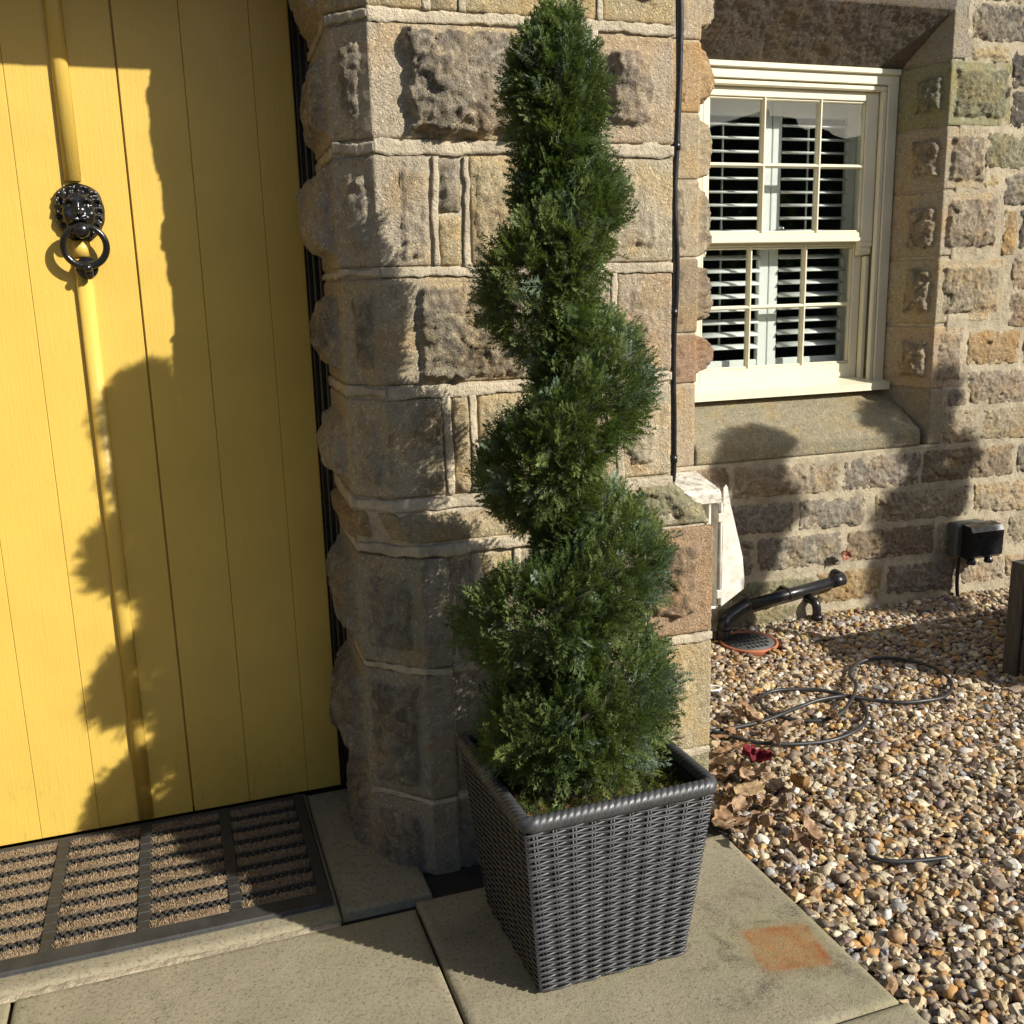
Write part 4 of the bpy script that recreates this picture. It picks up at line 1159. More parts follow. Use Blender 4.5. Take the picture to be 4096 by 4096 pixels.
V = np.stack([PC[0] + X * math.cos(ROT) - Y * math.sin(ROT), PC[1] + X * math.sin(ROT) + Y * math.cos(ROT), Z], -1).reshape(-1, 3)
ix = np.arange(ns_ * nt_).reshape(ns_, nt_)
F = np.stack([ix, np.roll(ix, -1, 0), np.roll(np.roll(ix, -1, 0), -1, 1), np.roll(ix, -1, 1)], -1).reshape(-1, 4)
link('rim', fast_mesh('rim', V, F), M['cane'], pot)

# ---------------------------------------------------------------- foliage
def frond_template(n_side=9, sub=True, seed=0):
    r = np.random.default_rng(seed); V = []; F = []
    def blade(p, d, L, w):
        d = d / np.linalg.norm(d); sd = np.array([d[2], r.uniform(-.4, .4), -d[0]]); sd /= np.linalg.norm(sd)
        n = len(V); V.extend([p, p + d * L * .45 + sd * w, p + d * L, p + d * L * .45 - sd * w]); F.append((n, n + 1, n + 2, n + 3))
    curve = r.uniform(-.25, .25)
    stem = lambda t: np.array([curve * t * t * .3, .12 * t * t, t])
    blade(np.zeros(3), np.array([0, .08, 1.0]), 1.0, .012)
    for i in range(n_side):
        for s in (-1, 1):
            t = .12 + .84 * (i + r.uniform(0, .6)) / n_side; L = .40 * (1 - .72 * t) + .10
            d = np.array([s * .78, r.uniform(-.3, .3), .80]); p = stem(t)
            blade(p, d, L, .024)
            if sub:
                dn = d / np.linalg.norm(d)
                for q in (.50,):
                    for s2 in (-1, 1):
                        d2 = np.array([dn[0] + s2 * dn[2] * .75, dn[1] + r.uniform(-.3, .3), dn[2] - s2 * dn[0] * .75])
                        blade(p + dn * L * q, d2, L * .50, .020)
    return np.array(V), np.array(F)
def scatter_fronds(name, base, dirs, length, tint, tmpls, rng, mat, parent, origin=None, kind=None):
    Vs = []; Fs = []; Cs = []; off = 0
    which = rng.integers(0, len(tmpls), len(base))
    for t, (TV, TF) in enumerate(tmpls):
        k = np.where(which == t)[0]
        if len(k) == 0: continue
        d = dirs[k]; d = d / np.linalg.norm(d, axis=1)[:, None]
        rv = rng.normal(size=(len(k), 3)); x = np.cross(rv, d); x /= np.linalg.norm(x, axis=1)[:, None] + 1e-9
        y = np.cross(d, x); L = length[k][:, None, None]
        W = base[k][:, None, :] + L * (TV[None, :, 0:1] * x[:, None, :] + TV[None, :, 1:2] * y[:, None, :] + TV[None, :, 2:3] * d[:, None, :])
        n = TV.shape[0]
        Vs.append(W.reshape(-1, 3)); Fs.append((TF[None] + (np.arange(len(k)) * n)[:, None, None]).reshape(-1, 4) + off)
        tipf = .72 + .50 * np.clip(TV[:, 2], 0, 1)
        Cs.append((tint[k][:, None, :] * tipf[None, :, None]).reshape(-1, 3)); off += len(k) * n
    me = fast_mesh(name, np.concatenate(Vs), np.concatenate(Fs), smooth=False, colors=np.concatenate(Cs))
    o = link(name, me, mat, parent, origin)
    if kind: o['kind'] = kind
    return o
TM = [frond_template(7, True, s) for s in range(6)]
TS = [frond_template(5, False, 20 + s) for s in range(3)]
topi = thing('spiral_topiary', (.805, 1.955, .39), 'tall green spiral-cut cypress topiary growing in the wicker planter', 'topiary')
zk = np.array([.44, .50, .57, .69, .80, .86, .92, 1.03, 1.13, 1.22, 1.31, 1.40, 1.50, 1.59, 1.68, 1.88, 2.03])
Ek = np.array([.15, .20, .225, .235, .240, .230, .220, .200, .190, .182, .178, .176, .170, .150, .130, .108, .030])
zph = np.array([.44, .53, .64, .79, .94, 1.13, 1.325, 1.50, 1.68, 1.88, 2.1]); ph_ = -np.array([8, 7, 6, 5, 4, 3, 2, 1, 0, -1, -2.1]) * np.pi
def axis_xy(z): return .795 - .028 * (z - .5) / 1.5, 1.958 - .040 * (z - .5) / 1.5
nF = 13500
ztop, zbot = 1.945, .47
tt = RNG.uniform(0, 1, nF * 4); zc = zbot + (ztop - zbot) * tt
E_ = np.interp(zc, zk, Ek); keep = RNG.uniform(0, .26, len(zc)) < E_ * 1.0 + .03
zc = zc[keep][:nF]; E_ = np.interp(zc, zk, Ek)
phi = np.interp(zc, zph, ph_)
upper = sstep(1.40, 1.80, zc)
Rc = E_ * (.34 - .27 * upper); rt = E_ * (.64 + .20 * upper)
vr = np.minimum(rt * 1.0, np.where(zc < 1.2, .106, .116) + .06 * upper)
psi = RNG.uniform(0, 2 * np.pi, len(zc)); rad = RNG.uniform(.55, 1.0, len(zc)) ** .6
ex = np.cos(phi); ey = np.sin(phi)
ax, ay = axis_xy(zc)
loc_r = rt * rad * np.cos(psi); loc_z = vr * rad * np.sin(psi)
tw = RNG.uniform(-.9, .9, len(zc)) * .03                  # spread along the coil
B = np.stack([ax + ex * (Rc + loc_r) - ey * tw, ay + ey * (Rc + loc_r) + ex * tw, zc + loc_z], -1)
nr_ = np.stack([ex * np.cos(psi), ey * np.cos(psi), np.sin(psi) * .85], -1)
D = nr_ * .95 + np.array([0, 0, .62]) + RNG.normal(0, .36, (len(zc), 3))
B = B - nr_ * .016
B[:, 1] = ay + (B[:, 1] - ay) * (1 - .24 * sstep(1.35, 1.6, B[:, 2]))
ok = (B[:, 2] > .425) & (B[:, 2] < 2.015)
# a trailing skirt at the foot and the leader at the tip
nb = 700; ab = RNG.uniform(0, 2 * np.pi, nb); rb_ = RNG.uniform(.02, .15, nb)
Bb = np.stack([.805 + rb_ * np.cos(ab), 1.955 + rb_ * np.sin(ab), .50 + RNG.uniform(-.06, .10, nb)], -1)
Db = np.stack([np.cos(ab), np.sin(ab), RNG.uniform(-.55, .35, nb)], -1) + RNG.normal(0, .2, (nb, 3))
nt2 = 420; at = RNG.uniform(0, 2 * np.pi, nt2); zt2 = RNG.uniform(1.82, 1.975, nt2); rt2 = RNG.uniform(0, 1, nt2) ** .6 * np.minimum((2.03 - zt2) * .42, .06)
Bt = np.stack([.772 + rt2 * np.cos(at), 1.918 + rt2 * np.sin(at), zt2], -1)
Dt = np.stack([np.cos(at) * .4, np.sin(at) * .4, np.ones(nt2)], -1) + RNG.normal(0, .18, (nt2, 3))
B = np.concatenate([B[ok], Bb, Bt]); D = np.concatenate([D[ok], Db, Dt])
n = len(B); Ln = RNG.uniform(.036, .062, n) * (1 + .25 * sstep(1.0, .6, B[:, 2]))
cl = fbm(B, 11, 2, 5)
g1 = np.array([.075, .112, .034]); g2 = np.array([.145, .180, .050]); g3 = np.array([.145, .195, .135])
mixv = np.clip((cl - .32) * 1.8 + RNG.normal(0, .14, n), 0, 1)[:, None]
tint = g1 * (1 - mixv) + g2 * mixv
blue = (RNG.uniform(0, 1, n) < .10 + .28 * (B[:, 0] > .86))[:, None]
tint = np.where(blue, g3 * RNG.uniform(.8, 1.3, (n, 1)), tint) * RNG.uniform(.80, 1.15, (n, 1))
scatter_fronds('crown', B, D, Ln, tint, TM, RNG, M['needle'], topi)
tp = [(.812, 1.957, .36), (.806, 1.957, .8), (.79, 1.940, 1.3), (.776, 1.920, 1.90)]
MB().tube(smooth_path(tp, 6), [.013 - .010 * k / 18 for k in range(19)], 8).build('trunk', M['bark'], topi)
zz = np.linspace(.55, 1.92, 90); pz = np.interp(zz, zph, ph_); Ez = np.interp(zz, zk, Ek) * .38
axx, ayy = axis_xy(zz)
MB().tube(np.stack([axx + Ez * np.cos(pz), ayy + Ez * np.sin(pz), zz], -1), .006, 6).build('branch', M['bark'], topi)
# moss round its foot
nm = 2300; mxy = RNG.uniform(-.196, .196, (nm, 2))
Bm = np.stack([PC[0] + mxy[:, 0], PC[1] + mxy[:, 1], .392 + .016 * fbm(np.c_[mxy, np.zeros(nm)], 18, 2, 3) + RNG.uniform(-.004, .006, nm)], -1)
Dm = RNG.normal(0, 1, (nm, 3)); Dm[:, 2] = np.abs(Dm[:, 2]) * .55 + .05
pick = RNG.uniform(0, 1, nm)[:, None]
tm = np.where(pick < .55, np.array([.085, .125, .025]), np.where(pick < .85, np.array([.20, .17, .055]), np.array([.25, .13, .05]))) * RNG.uniform(.6, 1.25, (nm, 1))
mo = scatter_fronds('moss', Bm, Dm, RNG.uniform(.014, .030, nm), tm, TS, RNG, M['needle'], None)
tag(mo, 'loose green and tan moss filling the wicker planter', 'moss', kind='stuff')
MB().box(PC[0] - .198, PC[0] + .198, PC[1] - .198, PC[1] + .198, .355, .390).build('soil', M['soil'], pot)
# ---------------------------------------------------------------- gravel
def gz(x, y):
    x = np.asarray(x, float); y = np.asarray(y, float)
    P = np.stack([x, y, np.zeros_like(x)], -1)
    return -.010 + .022 * sstep(3.1, 3.65, y) + .016 * (fbm(P, 3.0, 3, 77) - .5)
def in_gravel(x, y):
    a = (x > 1.352) & (y < 2.235); b = (x > 1.385) & (y >= 2.235)
    return (a | b) & (y < 3.66)
def mat_gravel_bed():
    mt, nt, bs = new_mat('gravel_bed'); g = G(nt); v = g.pos()
    vc = g.voro(v, 70, out='Color'); r_ = g.sep(vc)[0]
    c = g.mix(g.ramp(r_, .2, .8), (.10, .070, .042), (.27, .20, .125)); c = g.mix(g.ramp(g.voro(v, 70), .25, .6), c, (.03, .022, .015))
    g.put(bs.inputs['Base Color'], c); bs.inputs['Roughness'].default_value = .85
    g.put(bs.inputs['Normal'], g.bump(g.voro(v, 70), 1.0, -.012)); return mt
xs = np.linspace(1.35, 6.0, 94); ys = np.linspace(-1.0, 3.66, 94)
X, Y = np.meshgrid(xs, ys); P = np.stack([X, Y, gz(X, Y) - .014], -1)
ix = np.arange(P.shape[0] * P.shape[1]).reshape(P.shape[:2])
F = np.stack([ix[:-1, :-1], ix[:-1, 1:], ix[1:, 1:], ix[1:, :-1]], -1).reshape(-1, 4)
tag(link('gravel_bed', fast_mesh('gravel_bed', P.reshape(-1, 3), F), mat_gravel_bed()), kind='structure')

def cube_sphere():
    pts = {}; V = []; F = []
    def vid(p):
        k = tuple(np.round(p, 4))
        if k not in pts: pts[k] = len(V); V.append(np.array(p, float))
        return pts[k]
    for ax_ in range(3):
        for s in (-1, 1):
            for i in range(2):
                for j in range(2):
                    q = []
                    for (di, dj) in ((0, 0), (1, 0), (1, 1), (0, 1)):
                        p = [0, 0, 0]; p[ax_] = s; p[(ax_ + 1) % 3] = -1 + (i + di); p[(ax_ + 2) % 3] = -1 + (j + dj); q.append(vid(p))
                    F.append(tuple(q if s > 0 else q[::-1]))
    V = np.array(V); return V, np.array(F)
CV0, CF = cube_sphere()
pt = []
for s in range(14):
    r = np.random.default_rng(300 + s); pw = r.uniform(.55, .95)
    V = CV0 / (np.linalg.norm(CV0, axis=1)[:, None] ** pw)
    V = V * (1 + (fbm(V + s * 7, 1.3, 2, s) - .5)[:, None] * (1.25 if s % 3 else .6))
    if s % 3 == 0:
        nrm_ = r.normal(size=3); nrm_ /= np.linalg.norm(nrm_); d_ = V @ nrm_; V = V - np.maximum(d_ - .45, 0)[:, None] * nrm_
    pt.append(V * np.array([1.0, r.uniform(.62, .9), r.uniform(.42, .68)]))
pit = .0176
gx, gy = np.meshgrid(np.arange(1.34, 4.6, pit), np.arange(1.05, 3.66, pit))
gx = gx.ravel(); gy = gy.ravel()
lay = np.zeros(len(gx)); k2 = RNG.uniform(0, 1, len(gx)) < .35
gx = np.r_[gx, gx[k2]]; gy = np.r_[gy, gy[k2]]; lay = np.r_[lay, np.ones(k2.sum())]
gx = gx + RNG.uniform(-.009, .009, len(gx)); gy = gy + RNG.uniform(-.009, .009, len(gy))
keep = in_gravel(gx - .006, gy) & (gx < 1.09 * gy + .22) & (np.hypot(gx - 2.222, gy - 3.478) > .132)
gx, gy, lay = gx[keep], gy[keep], lay[keep]; npb = len(gx)
size = np.clip(RNG.lognormal(math.log(.0116), .30, npb), .006, .027)
zz = gz(gx, gy) + np.where(lay > 0, .003, -.006) + RNG.uniform(-.004, .004, npb)
pal = np.array([(.50, .39, .24), (.55, .47, .33), (.34, .21, .105), (.40, .22, .075), (.30, .235, .17), (.24, .185, .14), (.66, .61, .52), (.36, .345, .33), (.185, .13, .105), (.38, .29, .18), (.22, .16, .145), (.52, .38, .17)])
pw_ = np.array([.17, .12, .14, .08, .13, .10, .065, .04, .06, .07, .02, .04]); pw_ /= pw_.sum()
ci = RNG.choice(len(pal), npb, p=pw_); pc = pal[ci] * RNG.uniform(.70, 1.18, (npb, 1))
# leaf litter keeps the stones near the pier browner
wp = RNG.integers(0, len(pt), npb); yaw = RNG.uniform(0, 2 * np.pi, npb); t1 = RNG.normal(0, .35, npb); t2 = RNG.normal(0, .35, npb)
Vs = []; Fs = []; Cs = []; off = 0
for s, TV in enumerate(pt):
    k = np.where(wp == s)[0]; nk = len(k)
    cy, sy = np.cos(yaw[k]), np.sin(yaw[k]); c1, s1 = np.cos(t1[k]), np.sin(t1[k]); c2, s2 = np.cos(t2[k]), np.sin(t2[k])
    x, y, z = TV[:, 0][None], TV[:, 1][None], TV[:, 2][None]
    y, z = y * c1[:, None] - z * s1[:, None], y * s1[:, None] + z * c1[:, None]
    x, z = x * c2[:, None] + z * s2[:, None], -x * s2[:, None] + z * c2[:, None]
    x, y = x * cy[:, None] - y * sy[:, None], x * sy[:, None] + y * cy[:, None]
    sz = size[k][:, None]
    W = np.stack([gx[k][:, None] + x * sz, gy[k][:, None] + y * sz, zz[k][:, None] + z * sz], -1)
    Vs.append(W.reshape(-1, 3)); Fs.append((CF[None] + (np.arange(nk) * len(TV))[:, None, None]).reshape(-1, 4) + off); off += nk * len(TV)
    Cs.append(np.repeat(pc[k], len(TV), 0))
V = np.concatenate(Vs); Fq = np.concatenate(Fs); Cc = np.concatenate(Cs)
gme = fast_mesh('gravel', V, Fq, smooth=True, colors=Cc)
gme.polygons.foreach_set('use_smooth', np.repeat(RNG.uniform(0, 1, npb) > .60, len(CF)))
tag(link('gravel', gme, M['pebble']), 'golden brown flint gravel beside the paving', 'gravel', kind='stuff')

# ---------------------------------------------------------------- hose, stick, leaves on the gravel
def hz(px, py, up=.021):
    p = on_z(2800 + px * 1.007, 2500 + py * 1.007, 0.0); z = float(gz(p[0], p[1])) + up
    return on_z(2800 + px * 1.007, 2500 + py * 1.007, z)
HP = [(10, 428), (50, 420), (150, 405), (250, 390), (330, 362), (400, 330), (470, 308), (560, 295), (620, 297), (700, 300), (800, 308), (900, 300), (970, 285), (1000, 250), (990, 215), (940, 175), (870, 150),
      (780, 133), (700, 132), (640, 145), (600, 175), (597, 205), (615, 245), (618, 275), (600, 315), (560, 350), (500, 375), (420, 380), (340, 370), (270, 345), (243, 315), (245, 285), (290, 262), (370, 255),
      (450, 257), (530, 268), (600, 290), (640, 305), (662, 345), (655, 385), (610, 425), (520, 458), (400, 472), (290, 472), (200, 462), (120, 442), (60, 425), (0, 410)]
hp = np.array([hz(*q) for q in HP])
over = {6: .010, 7: .012, 8: .010, 22: .018, 23: .026, 24: .016, 3: .008, 4: .010, 5: .006}
for k_, dz in over.items(): hp[k_, 2] += dz
hose = MB().tube(smooth_path(hp, 6), .0068, 10).build('hose', M['hose'])
tag(hose, 'thin black hose looped on the gravel beside the pier', 'hose')
st = [on_z(*q, .012) for q in ((3468, 3420), (3520, 3440), (3600, 3447), (3700, 3440), (3795, 3430))]
s1 = MB().tube(smooth_path(st, 4), [.0062] * 17, 6)
s1.tube([st[3] + np.array([.005, 0, 0]), st[3] + np.array([.02, .03, .006])], [.004, .002], 5)
tag(s1.build('stick', M['hose']), 'short dark stick lying on the gravel near the paving edge', 'stick')

def leaf_mesh(L, W, curl, seed, tint, lobed=False, crumple=.15):
    r = np.random.default_rng(seed); nu, nv = 15, 9
    t = np.linspace(0, 1, nu)[:, None]; s = np.linspace(-1, 1, nv)[None, :]
    prof = np.sin(np.pi * np.clip(t, 0.001, .999) ** .8) ** .75
    if lobed: prof = prof * (1 + .35 * np.sin(t * 22))
    else: prof = prof * (1 + .07 * np.sign(np.sin(t * 60)))
    X = (t - .5) * L + 0 * s; Y = s * prof * W / 2
    Z = curl * (s ** 2) * W * .5 * (1 + .3 * np.sin(3 * t)) + .5 * curl * L * (t - .5) ** 2 * 1.6 + crumple * L * (fbm(np.stack([X / L * 3 + seed, Y / L * 3, 0 * X], -1), 1.6, 3, seed) - .5)
    V = np.stack([X, Y, Z], -1).reshape(-1, 3); ix = np.arange(nu * nv).reshape(nu, nv)
    F = np.stack([ix[:-1, :-1], ix[:-1, 1:], ix[1:, 1:], ix[1:, :-1]], -1).reshape(-1, 4)
    vein = (np.abs(s) < .1) + 0 * t; c = np.array(tint)[None, None] * (1 - .25 * vein[..., None]) * (.85 + .3 * r.uniform(size=(nu, nv, 1)))
    th_ = .0006; n = len(V); V2 = V - np.array([0, 0, th_])
    ring = np.concatenate([ix[0, :], ix[1:, -1], ix[-1, -2::-1], ix[-2:0:-1, 0]])
    S = np.stack([ring, ring + n, np.roll(ring, -1) + n, np.roll(ring, -1)], -1)
    return fast_mesh('fallen_leaf', np.concatenate([V, V2]), np.concatenate([F, F[:, ::-1] + n, S]), smooth=True, colors=np.concatenate([c.reshape(-1, 3)] * 2))
def put_leaf(p, me, rot, label, group=None):
    o = bpy.data.objects.new('fallen_leaf', me); o.location = p; o.rotation_euler = rot
    if not me.materials: me.materials.append(M['leaf'])
    COL.objects.link(o); return tag(o, label, 'leaf', group)
def lp(px, py, up=.018):
    p = on_z(px, py, 0); return tuple(on_z(px, py, float(gz(p[0], p[1])) + up))
put_leaf(lp(3000, 3158, .040), leaf_mesh(.135, .070, .10, 4, (.44, .31, .165)), (.10, .05, .35), 'large flat tan leaf on the gravel beside the planter rim')
put_leaf(lp(3020, 3040, .026), leaf_mesh(.095, .060, .85, 9, (.20, .018, .03), True, .4), (.3, .2, -.5), 'crumpled deep red leaf on the gravel below the hose')
put_leaf(lp(3190, 3150, .03), leaf_mesh(.10, .06, .7, 14, (.30, .17, .07), False, .4), (.3, .5, 1.3), 'upright curled brown leaf right of the large tan leaf')
bl = [leaf_mesh(random.uniform(.06, .10), random.uniform(.036, .06), random.uniform(.1, .55), 40 + k, c, k % 3 == 0, random.uniform(.25, .5)) for k, c in enumerate([(.36, .22, .12), (.32, .18, .09), (.42, .28, .17), (.28, .17, .10), (.46, .32, .20), (.34, .23, .15)])]
LP = [(2905, 3000), (2960, 2985), (2890, 3060), (2950, 3080), (3040, 3090), (2890, 3110), (2920, 3170), (2905, 3215), (2960, 3230), (3060, 3210), (3120, 3230), (3150, 3260), (2890, 3260), (2950, 3290), (2900, 3310), (3020, 3280),
      (3110, 2920), (3170, 2905), (2960, 2860), (2990, 2830), (3010, 2870), (3330, 2870), (3080, 3130), (3100, 2960), (2930, 2930), (2880, 2950), (3240, 3330), (3210, 3370), (2985, 3110), (3000, 3340)]
for k, (px, py) in enumerate(LP):
    put_leaf(lp(px, py, random.uniform(.020, .036)), bl[k % len(bl)], (random.uniform(-.4, .4), random.uniform(-.4, .4), random.uniform(0, 6.28)),
             'small curled brown dead leaf in the litter beside the pier foot', 'dead leaves at the pier foot')
wl_ = on_y(3352, 2208, YW)
put_leaf((wl_[0], YW - .045, wl_[2]), leaf_mesh(.060, .046, .5, 77, (.42, .19, .13), True, .3), (math.pi / 2, .4, .2), 'pinkish dead leaf caught on the wall above the drain pipe')
rg = [lp(2850 + 40 * math.cos(w_) - 5, 2753 + 10 * math.sin(w_), .02) for w_ in np.linspace(-2.6, 1.9, 12)]
tag(MB().tube(rg, .004, 6).build('plastic_loop', M['white']), 'small white plastic loop on gravel against the pier', 'loop')

# ---------------------------------------------------------------- cable on the pier
cb = thing('cable_run', (1.262, 2.33, .98), 'black electric cable clipped down the right edge of the pier', 'cable')
cp = [(2716, -60), (2718, 60), (2717, 180), (2711, 380), (2703, 580), (2694, 760), (2697, 900), (2703, 1040), (2700, 1180), (2691, 1340), (2689, 1500), (2691, 1650), (2691, 1800), (2690, 1880), (2686, 1925)]
pth = [on_y(px + 4, py, 2.352) for px, py in cp]
MB().tube(smooth_path(pth, 6), .0078, 10).build('cable', M['pvc'], cb)
cp2 = [(2700, -60), (2702, 300), (2696, 600), (2686, 760), (2684, 1000), (2682, 1250), (2682, 1500), (2683, 1850), (2678, 1925)]
MB().tube(smooth_path([on_y(px + 8, py, 2.37) for px, py in cp2], 6), .004, 8).build('cable', M['pvc'], cb)
for (px, py) in ((2703, 585), (2693, 1250), (2691, 1835)):
    q = on_y(px + 4, py, 2.352); MB().tube([q - np.array([0, 0, .010]), q + np.array([0, 0, .010])], .0096, 12).box(q[0] - .014, q[0] - .002, q[1], q[1] + .02, q[2] - .006, q[2] + .006).build('clip', M['pvc'], cb)

# ---------------------------------------------------------------- meter box with a broken door
mbx = thing('meter_box', (1.82, 3.5, .19), 'weathered white plastic meter box with a broken open door', 'meter box')
x0, x1, y0, y1, z0, z1 = 1.60, 2.045, 3.435, 3.640, .195, .690
w = MB(); w.box(x0, x0 + .012, y0, y1, z0, z1, .003); w.box(x1 - .012, x1, y0, y1, z0, z1, .003); w.box(x0, x1, y1 - .01, y1, z0, z1); w.box(x0, x1, y0, y1, z0, z0 + .012, .003)
w.build('shell', M['plastic_white'], mbx)
MB().prism([(y0 - .004, z1 - .048), (y0 - .004, z1 - .012), (y0 + .012, z1 + .004), (y1, z1 + .045), (y1, z1 - .01), (y0 + .01, z1 - .048)], 'x', x0 - .004, x1 + .004).build('hood', M['plastic_white'], mbx)
w = MB(); w.box(x1 - .048, x1 - .036, y0 + .004, y0 + .02, z0 + .01, z1 - .045, .002); w.build('inner_flange', M['plastic_white'], mbx)
w = MB(); w.tube([(x1 + .004, y0 - .006, z0 + .02), (x1 + .004, y0 - .006, z1 - .05)], .0055, 8); hb_ = w.build('hinge_bar', M['plastic_white'], mbx)
for z in (.26, .58):
    MB().box(x1 - .014, x1 + .014, y0 - .014, y0 + .006, z - .018, z + .018, .003).build('hinge', M['plastic_white'], hb_)
# door leaf: broken along a slant, swung out to the right
poly = [(0, .205), (.115, .262), (.118, .292), (.105, .40), (.075, .50), (.045, .60), (.038, .62), (.020, .70), (.012, .712), (0, .70)]
ca, sa = math.cos(math.radians(8)), math.sin(math.radians(8)); dm = MB(); nP = len(poly)
vs_ = [(x1 + .014 + px * ca, y0 - .004 + px * sa + dy, z) for dy in (0, .006) for (px, z) in poly]
dm.add(vs_, [tuple(range(nP)), tuple(range(2 * nP - 1, nP - 1, -1))] + [(i, nP + i, nP + (i + 1) % nP, (i + 1) % nP) for i in range(nP)])
dm.build('broken_door', M['plastic_white'], mbx)

# ---------------------------------------------------------------- waste pipe and gully
wp_ = thing('waste_pipe', (2.17, 3.56, 0), 'black plastic waste pipe sloping along the wall into the gully', 'pipe')
B_ = on_y(2897, 2508, 3.545); A_ = B_ - np.array((.008, 0, .09)); C_ = on_y(2962, 2430, 3.570); D_ = on_y(3338, 2325, 3.595)
MB().tube([C_, D_], .0245, 18).build('pipe', M['pvc'], wp_)
bend = smooth_path([A_, B_, B_ + np.array((.012, .008, .030)), C_ - np.array((.012, .006, .006)), C_ + np.array((.035, .002, .009))], 6)
bend_ = MB().tube(bend, .0290, 18).build('bend', M['pvc'], wp_)
MB().tube([B_ - np.array((0, 0, .012)), B_ + np.array((0, 0, .004))], .0305, 18).build('collar', M['pvc'], bend_)
MB().tube([C_ + np.array((.026, .001, .0066)), C_ + np.array((.038, .0015, .0098))], .0300, 18).build('collar', M['pvc'], bend_)
E_ = D_ + (D_ - C_) / np.linalg.norm(D_ - C_) * .045
MB().tube([D_ - (D_ - C_) * .03, E_], .0285, 18).tube(smooth_path([E_ - np.array((.012, 0, .003)), E_ + np.array((-.004, .02, .004)), E_ + np.array((-.012, .07, .012))], 5), .0270, 16).build('elbow', M['pvc'], wp_)
Mid = C_ + (D_ - C_) * .50
MB().tube([Mid - np.array((.008, 0, .002)), Mid + np.array((.008, 0, .002))], .0275, 18).box(Mid[0] - .008, Mid[0] + .008, 3.60, 3.655, Mid[2] + .01, Mid[2] + .025).build('bracket', M['pvc'], wp_)
ov = thing('overflow_pipe', (2.60, 3.62, 0), 'short black elbow pipe turning down into gravel below the waste pipe', 'pipe')
q0 = on_y(3235, 2395, 3.64); q1 = on_y(3262, 2420, 3.60); q2 = on_y(3268, 2470, 3.60)
oe_ = MB().tube(smooth_path([q0 + np.array((-.01, .03, .0)), q0, q1 + np.array((0, 0, .006)), q2, q2 - np.array((0, 0, .10))], 6), .0195, 14); oe_ = oe_.build('elbow', M['pvc'], ov)
MB().tube([q2 + np.array((0, 0, .012)), q2 - np.array((0, 0, .006))], .0225, 14).build('collar', M['pvc'], oe_)
gl = thing('drain_gully', (2.225, 3.475, -.05), 'terracotta drain gully with a grey grating set in the gravel', 'drain')
gc = (2.222, 3.478, 0)
MB().lathe(gc, [(.085, -.05), (.112, -.012), (.124, .010), (.123, .017), (.113, .017), (.108, .006), (.0, .004)], 32).build('gully_rim', M['terracotta'], gl)
g_ = MB(); g_.lathe((gc[0], gc[1], .006), [(.108, 0), (.108, .009), (.0, .010)], 32)
grt = g_.build('grating', M['plastic_grey'], gl)
for i in range(-4, 5):
    for j in range(-2, 3):
        xx, yy = i * .021 + (.005 if j % 2 else 0), j * .034
        if math.hypot(xx, yy) < .088: MB().box(gc[0] + xx - .0055, gc[0] + xx + .0055, gc[1] + yy - .012, gc[1] + yy + .012, .0145, .0168).build('slot', M['cane_dark'], grt)

# ---------------------------------------------------------------- outdoor socket
so_ = thing('outdoor_socket', (3.49, 3.62, .2), 'black weatherproof outdoor socket box on the house wall', 'socket')
bb_ = MB().box(3.385, 3.565, 3.585, 3.655, .222, .380, .010).build('back_box', M['plastic_grey'], so_)
cv = MB(); cv.prism([(3.60, .378), (3.535, .374), (3.520, .350), (3.522, .235), (3.545, .218), (3.60, .225)], 'x', 3.418, 3.600); cov_ = cv.build('cover', M['pvc'], so_)
for xx in (3.455, 3.555):
    MB().lathe((xx, 3.555, .190), [(.004, -.002), (.019, 0), (.021, .006), (.019, .016), (.010, .036)], 16).build('cable_gland', M['pvc'], cov_)
MB().lathe((3.3845, 3.62, .30), [(.012, 0), (.013, .003), (.012, .006)], 14, 'z').build('knockout', M['plastic_grey'], bb_)
ck = [on_y(px, py, 3.62) for px, py in ((3838, 2205), (3834, 2260), (3828, 2320), (3830, 2380), (3842, 2420), (3850, 2445))]
MB().tube(smooth_path(ck, 5), .0085, 8).build('cable', M['pvc'], so_)

# ---------------------------------------------------------------- timber trough and clipped shrubs to the right
tr = thing('timber_trough', (3.6, 2.75, 0), 'weathered grey timber trough whose end shows at the right edge', 'trough')
tx0, tx1, ty0, ty1, th_ = 2.976, 4.75, 2.625, 2.866, .436
for (x, y) in ((tx0, ty0), (tx0, ty1 - .07), (tx1 - .07, ty0), (tx1 - .07, ty1 - .07)):
    MB().box(x, x + .07, y, y + .07, -.04, th_, .004).build('post', M['wood'], tr)
for k in range(3):
    z0_ = .01 + k * .14
    for (bx) in ((tx0 + .071, tx1 - .071, ty0 + .012, ty0 + .034), (tx0 + .071, tx1 - .071, ty1 - .034, ty1 - .012), (tx0 + .012, tx0 + .034, ty0 + .071, ty1 - .071), (tx1 - .034, tx1 - .012, ty0 + .071, ty1 - .071)):
        MB().box(*bx, z0_, z0_ + .134, .003).build('board', M['wood'], tr)
MB().box(tx0 + .035, tx1 - .035, ty0 + .035, ty1 - .035, .0, .39).build('soil', M['soil'], tr)
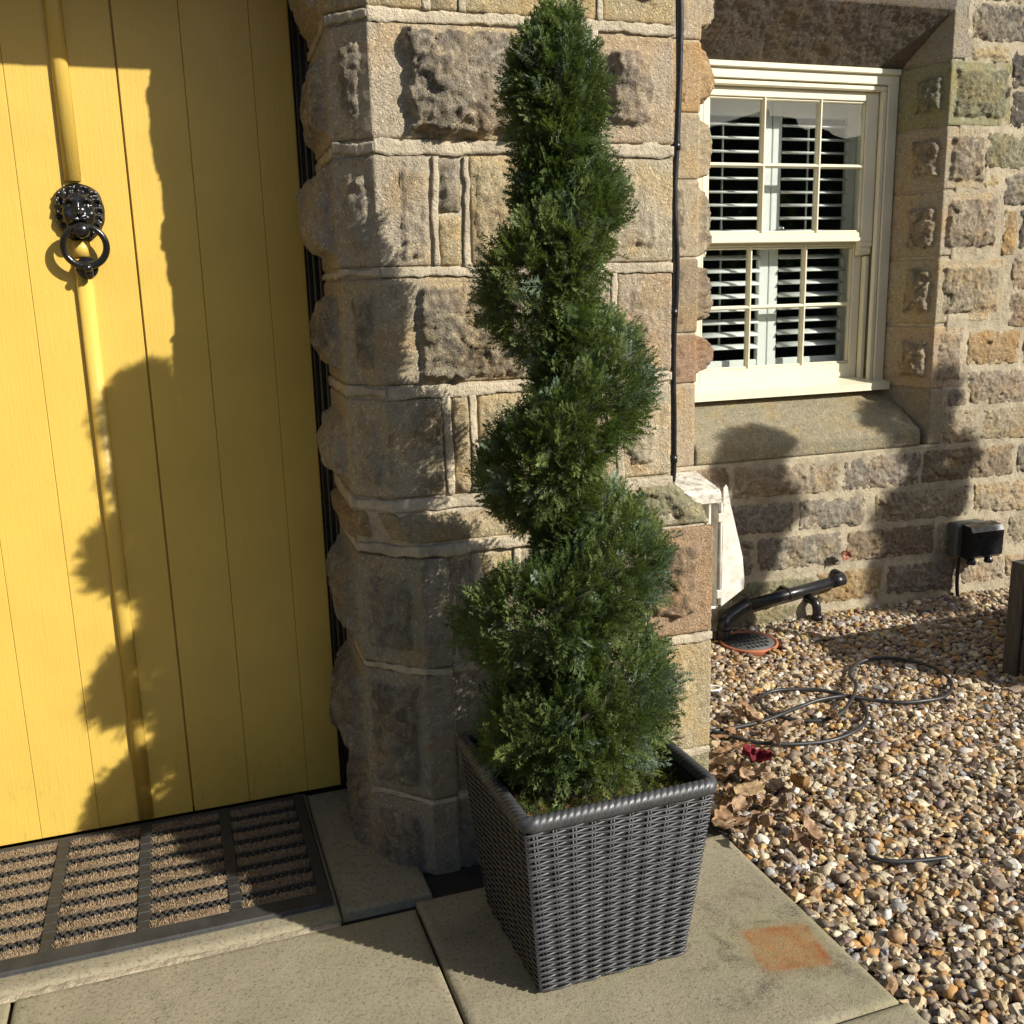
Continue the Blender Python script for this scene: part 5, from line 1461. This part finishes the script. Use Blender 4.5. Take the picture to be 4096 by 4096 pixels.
def shrub(cx_shadow, blobs, nfr, label, label_pot):
    """blobs in wall shadow coordinates (x, z, rx, rz), carried back along the sunlight to the pot"""
    ysh = 2.15; k = (YW - ysh) / -SUN[1]
    t = thing('clipped_shrub', (cx_shadow + k * SUN[0], ysh, .39), label, 'shrub', 'clipped shrubs in pots out of the picture to the right')
    pt_ = thing('wicker_planter', (cx_shadow + k * SUN[0], ysh, -.012), label_pot, 'planter')
    for ch in pot.children:
        c_ = ch.copy(); COL.objects.link(c_); c_.parent = pt_
    tot = sum(b_[2] * b_[3] for b_ in blobs); Bs = []; Ds = []
    for (x, z, rx, rz) in blobs:
        n_ = int(nfr * rx * rz / tot); d = RNG.normal(size=(n_, 3)); d /= np.linalg.norm(d, axis=1)[:, None]; rr_ = RNG.uniform(.0, 1, n_) ** .4
        c = np.array([x + k * SUN[0], ysh, z + k * SUN[2]])
        Bs.append(c + d * rr_[:, None] * np.array([rx - .055, min(rx, .16) - .05, rz - .05])); Ds.append(d + np.array([0, 0, .2]))
    B_ = np.concatenate(Bs); D_ = np.concatenate(Ds); n_ = len(B_)
    scatter_fronds('crown', B_, D_, RNG.uniform(.055, .085, n_), np.array([.05, .09, .025]) * RNG.uniform(.7, 1.3, (n_, 1)), TS, RNG, M['needle'], t)
    MB().tube([(cx_shadow + k * SUN[0], ysh, .36), (cx_shadow + k * SUN[0], ysh, blobs[0][1] + k * SUN[2])], .02, 8).build('trunk', M['bark'], t)
shrub(2.32, [(2.33, .79, .175, .120), (2.35, .60, .105, .09), (2.36, .475, .185, .095), (2.30, .30, .13, .10), (2.20, .16, .17, .12), (2.15, .02, .15, .10)], 6500, 'clipped cloud shrub in a pot casting the left shadow below the window', 'wicker planter out of the picture holding the nearer cloud shrub')
shrub(3.20, [(3.19, .925, .185, .125), (3.23, .77, .115, .10), (3.33, .645, .175, .085), (3.22, .45, .255, .155), (3.20, .20, .24, .16), (3.18, .02, .22, .14)], 8000, 'clipped cloud shrub in a pot casting the right shadow beside the window', 'wicker planter out of the picture holding the farther cloud shrub')
# ---------------------------------------------------------------- hedge across the drive, mirrored in the panes
hd = thing('hedge', (2, -10.5, -.06), 'tall dark evergreen hedge across the drive, mirrored in the panes', 'hedge')
hx, hz_ = np.meshgrid(np.linspace(-22, 26, 240), np.linspace(-.1, 4.4, 30))
hy = -10 + (fbm(np.stack([hx, hz_, 0 * hx], -1), 1.2, 4, 9, .6) - .5) * 1.6
htop = (fbm(np.stack([hx, 0 * hx, 0 * hx], -1), .7, 4, 19, .6) - .5) * 1.4
V1 = np.stack([hx, hy, hz_ * (1 + htop / 5)], -1); V2 = V1.copy(); V2[..., 1] -= 2.0
ixh = np.arange(hx.size).reshape(hx.shape); Fh = np.stack([ixh[:-1, :-1], ixh[:-1, 1:], ixh[1:, 1:], ixh[1:, :-1]], -1).reshape(-1, 4)
tp_ = np.stack([ixh[-1, :-1], ixh[-1, 1:], ixh[-1, 1:] + hx.size, ixh[-1, :-1] + hx.size], -1)
link('foliage', fast_mesh('foliage', np.concatenate([V1.reshape(-1, 3), V2.reshape(-1, 3)]), np.concatenate([Fh, Fh[:, ::-1] + hx.size, tp_])), mat_simple('hedge_leaves', (.035, .055, .018), .8, vary=.6, bump=1, bscale=14, bdist=.06, vscale=9), hd)
print('objects', len(bpy.data.objects))
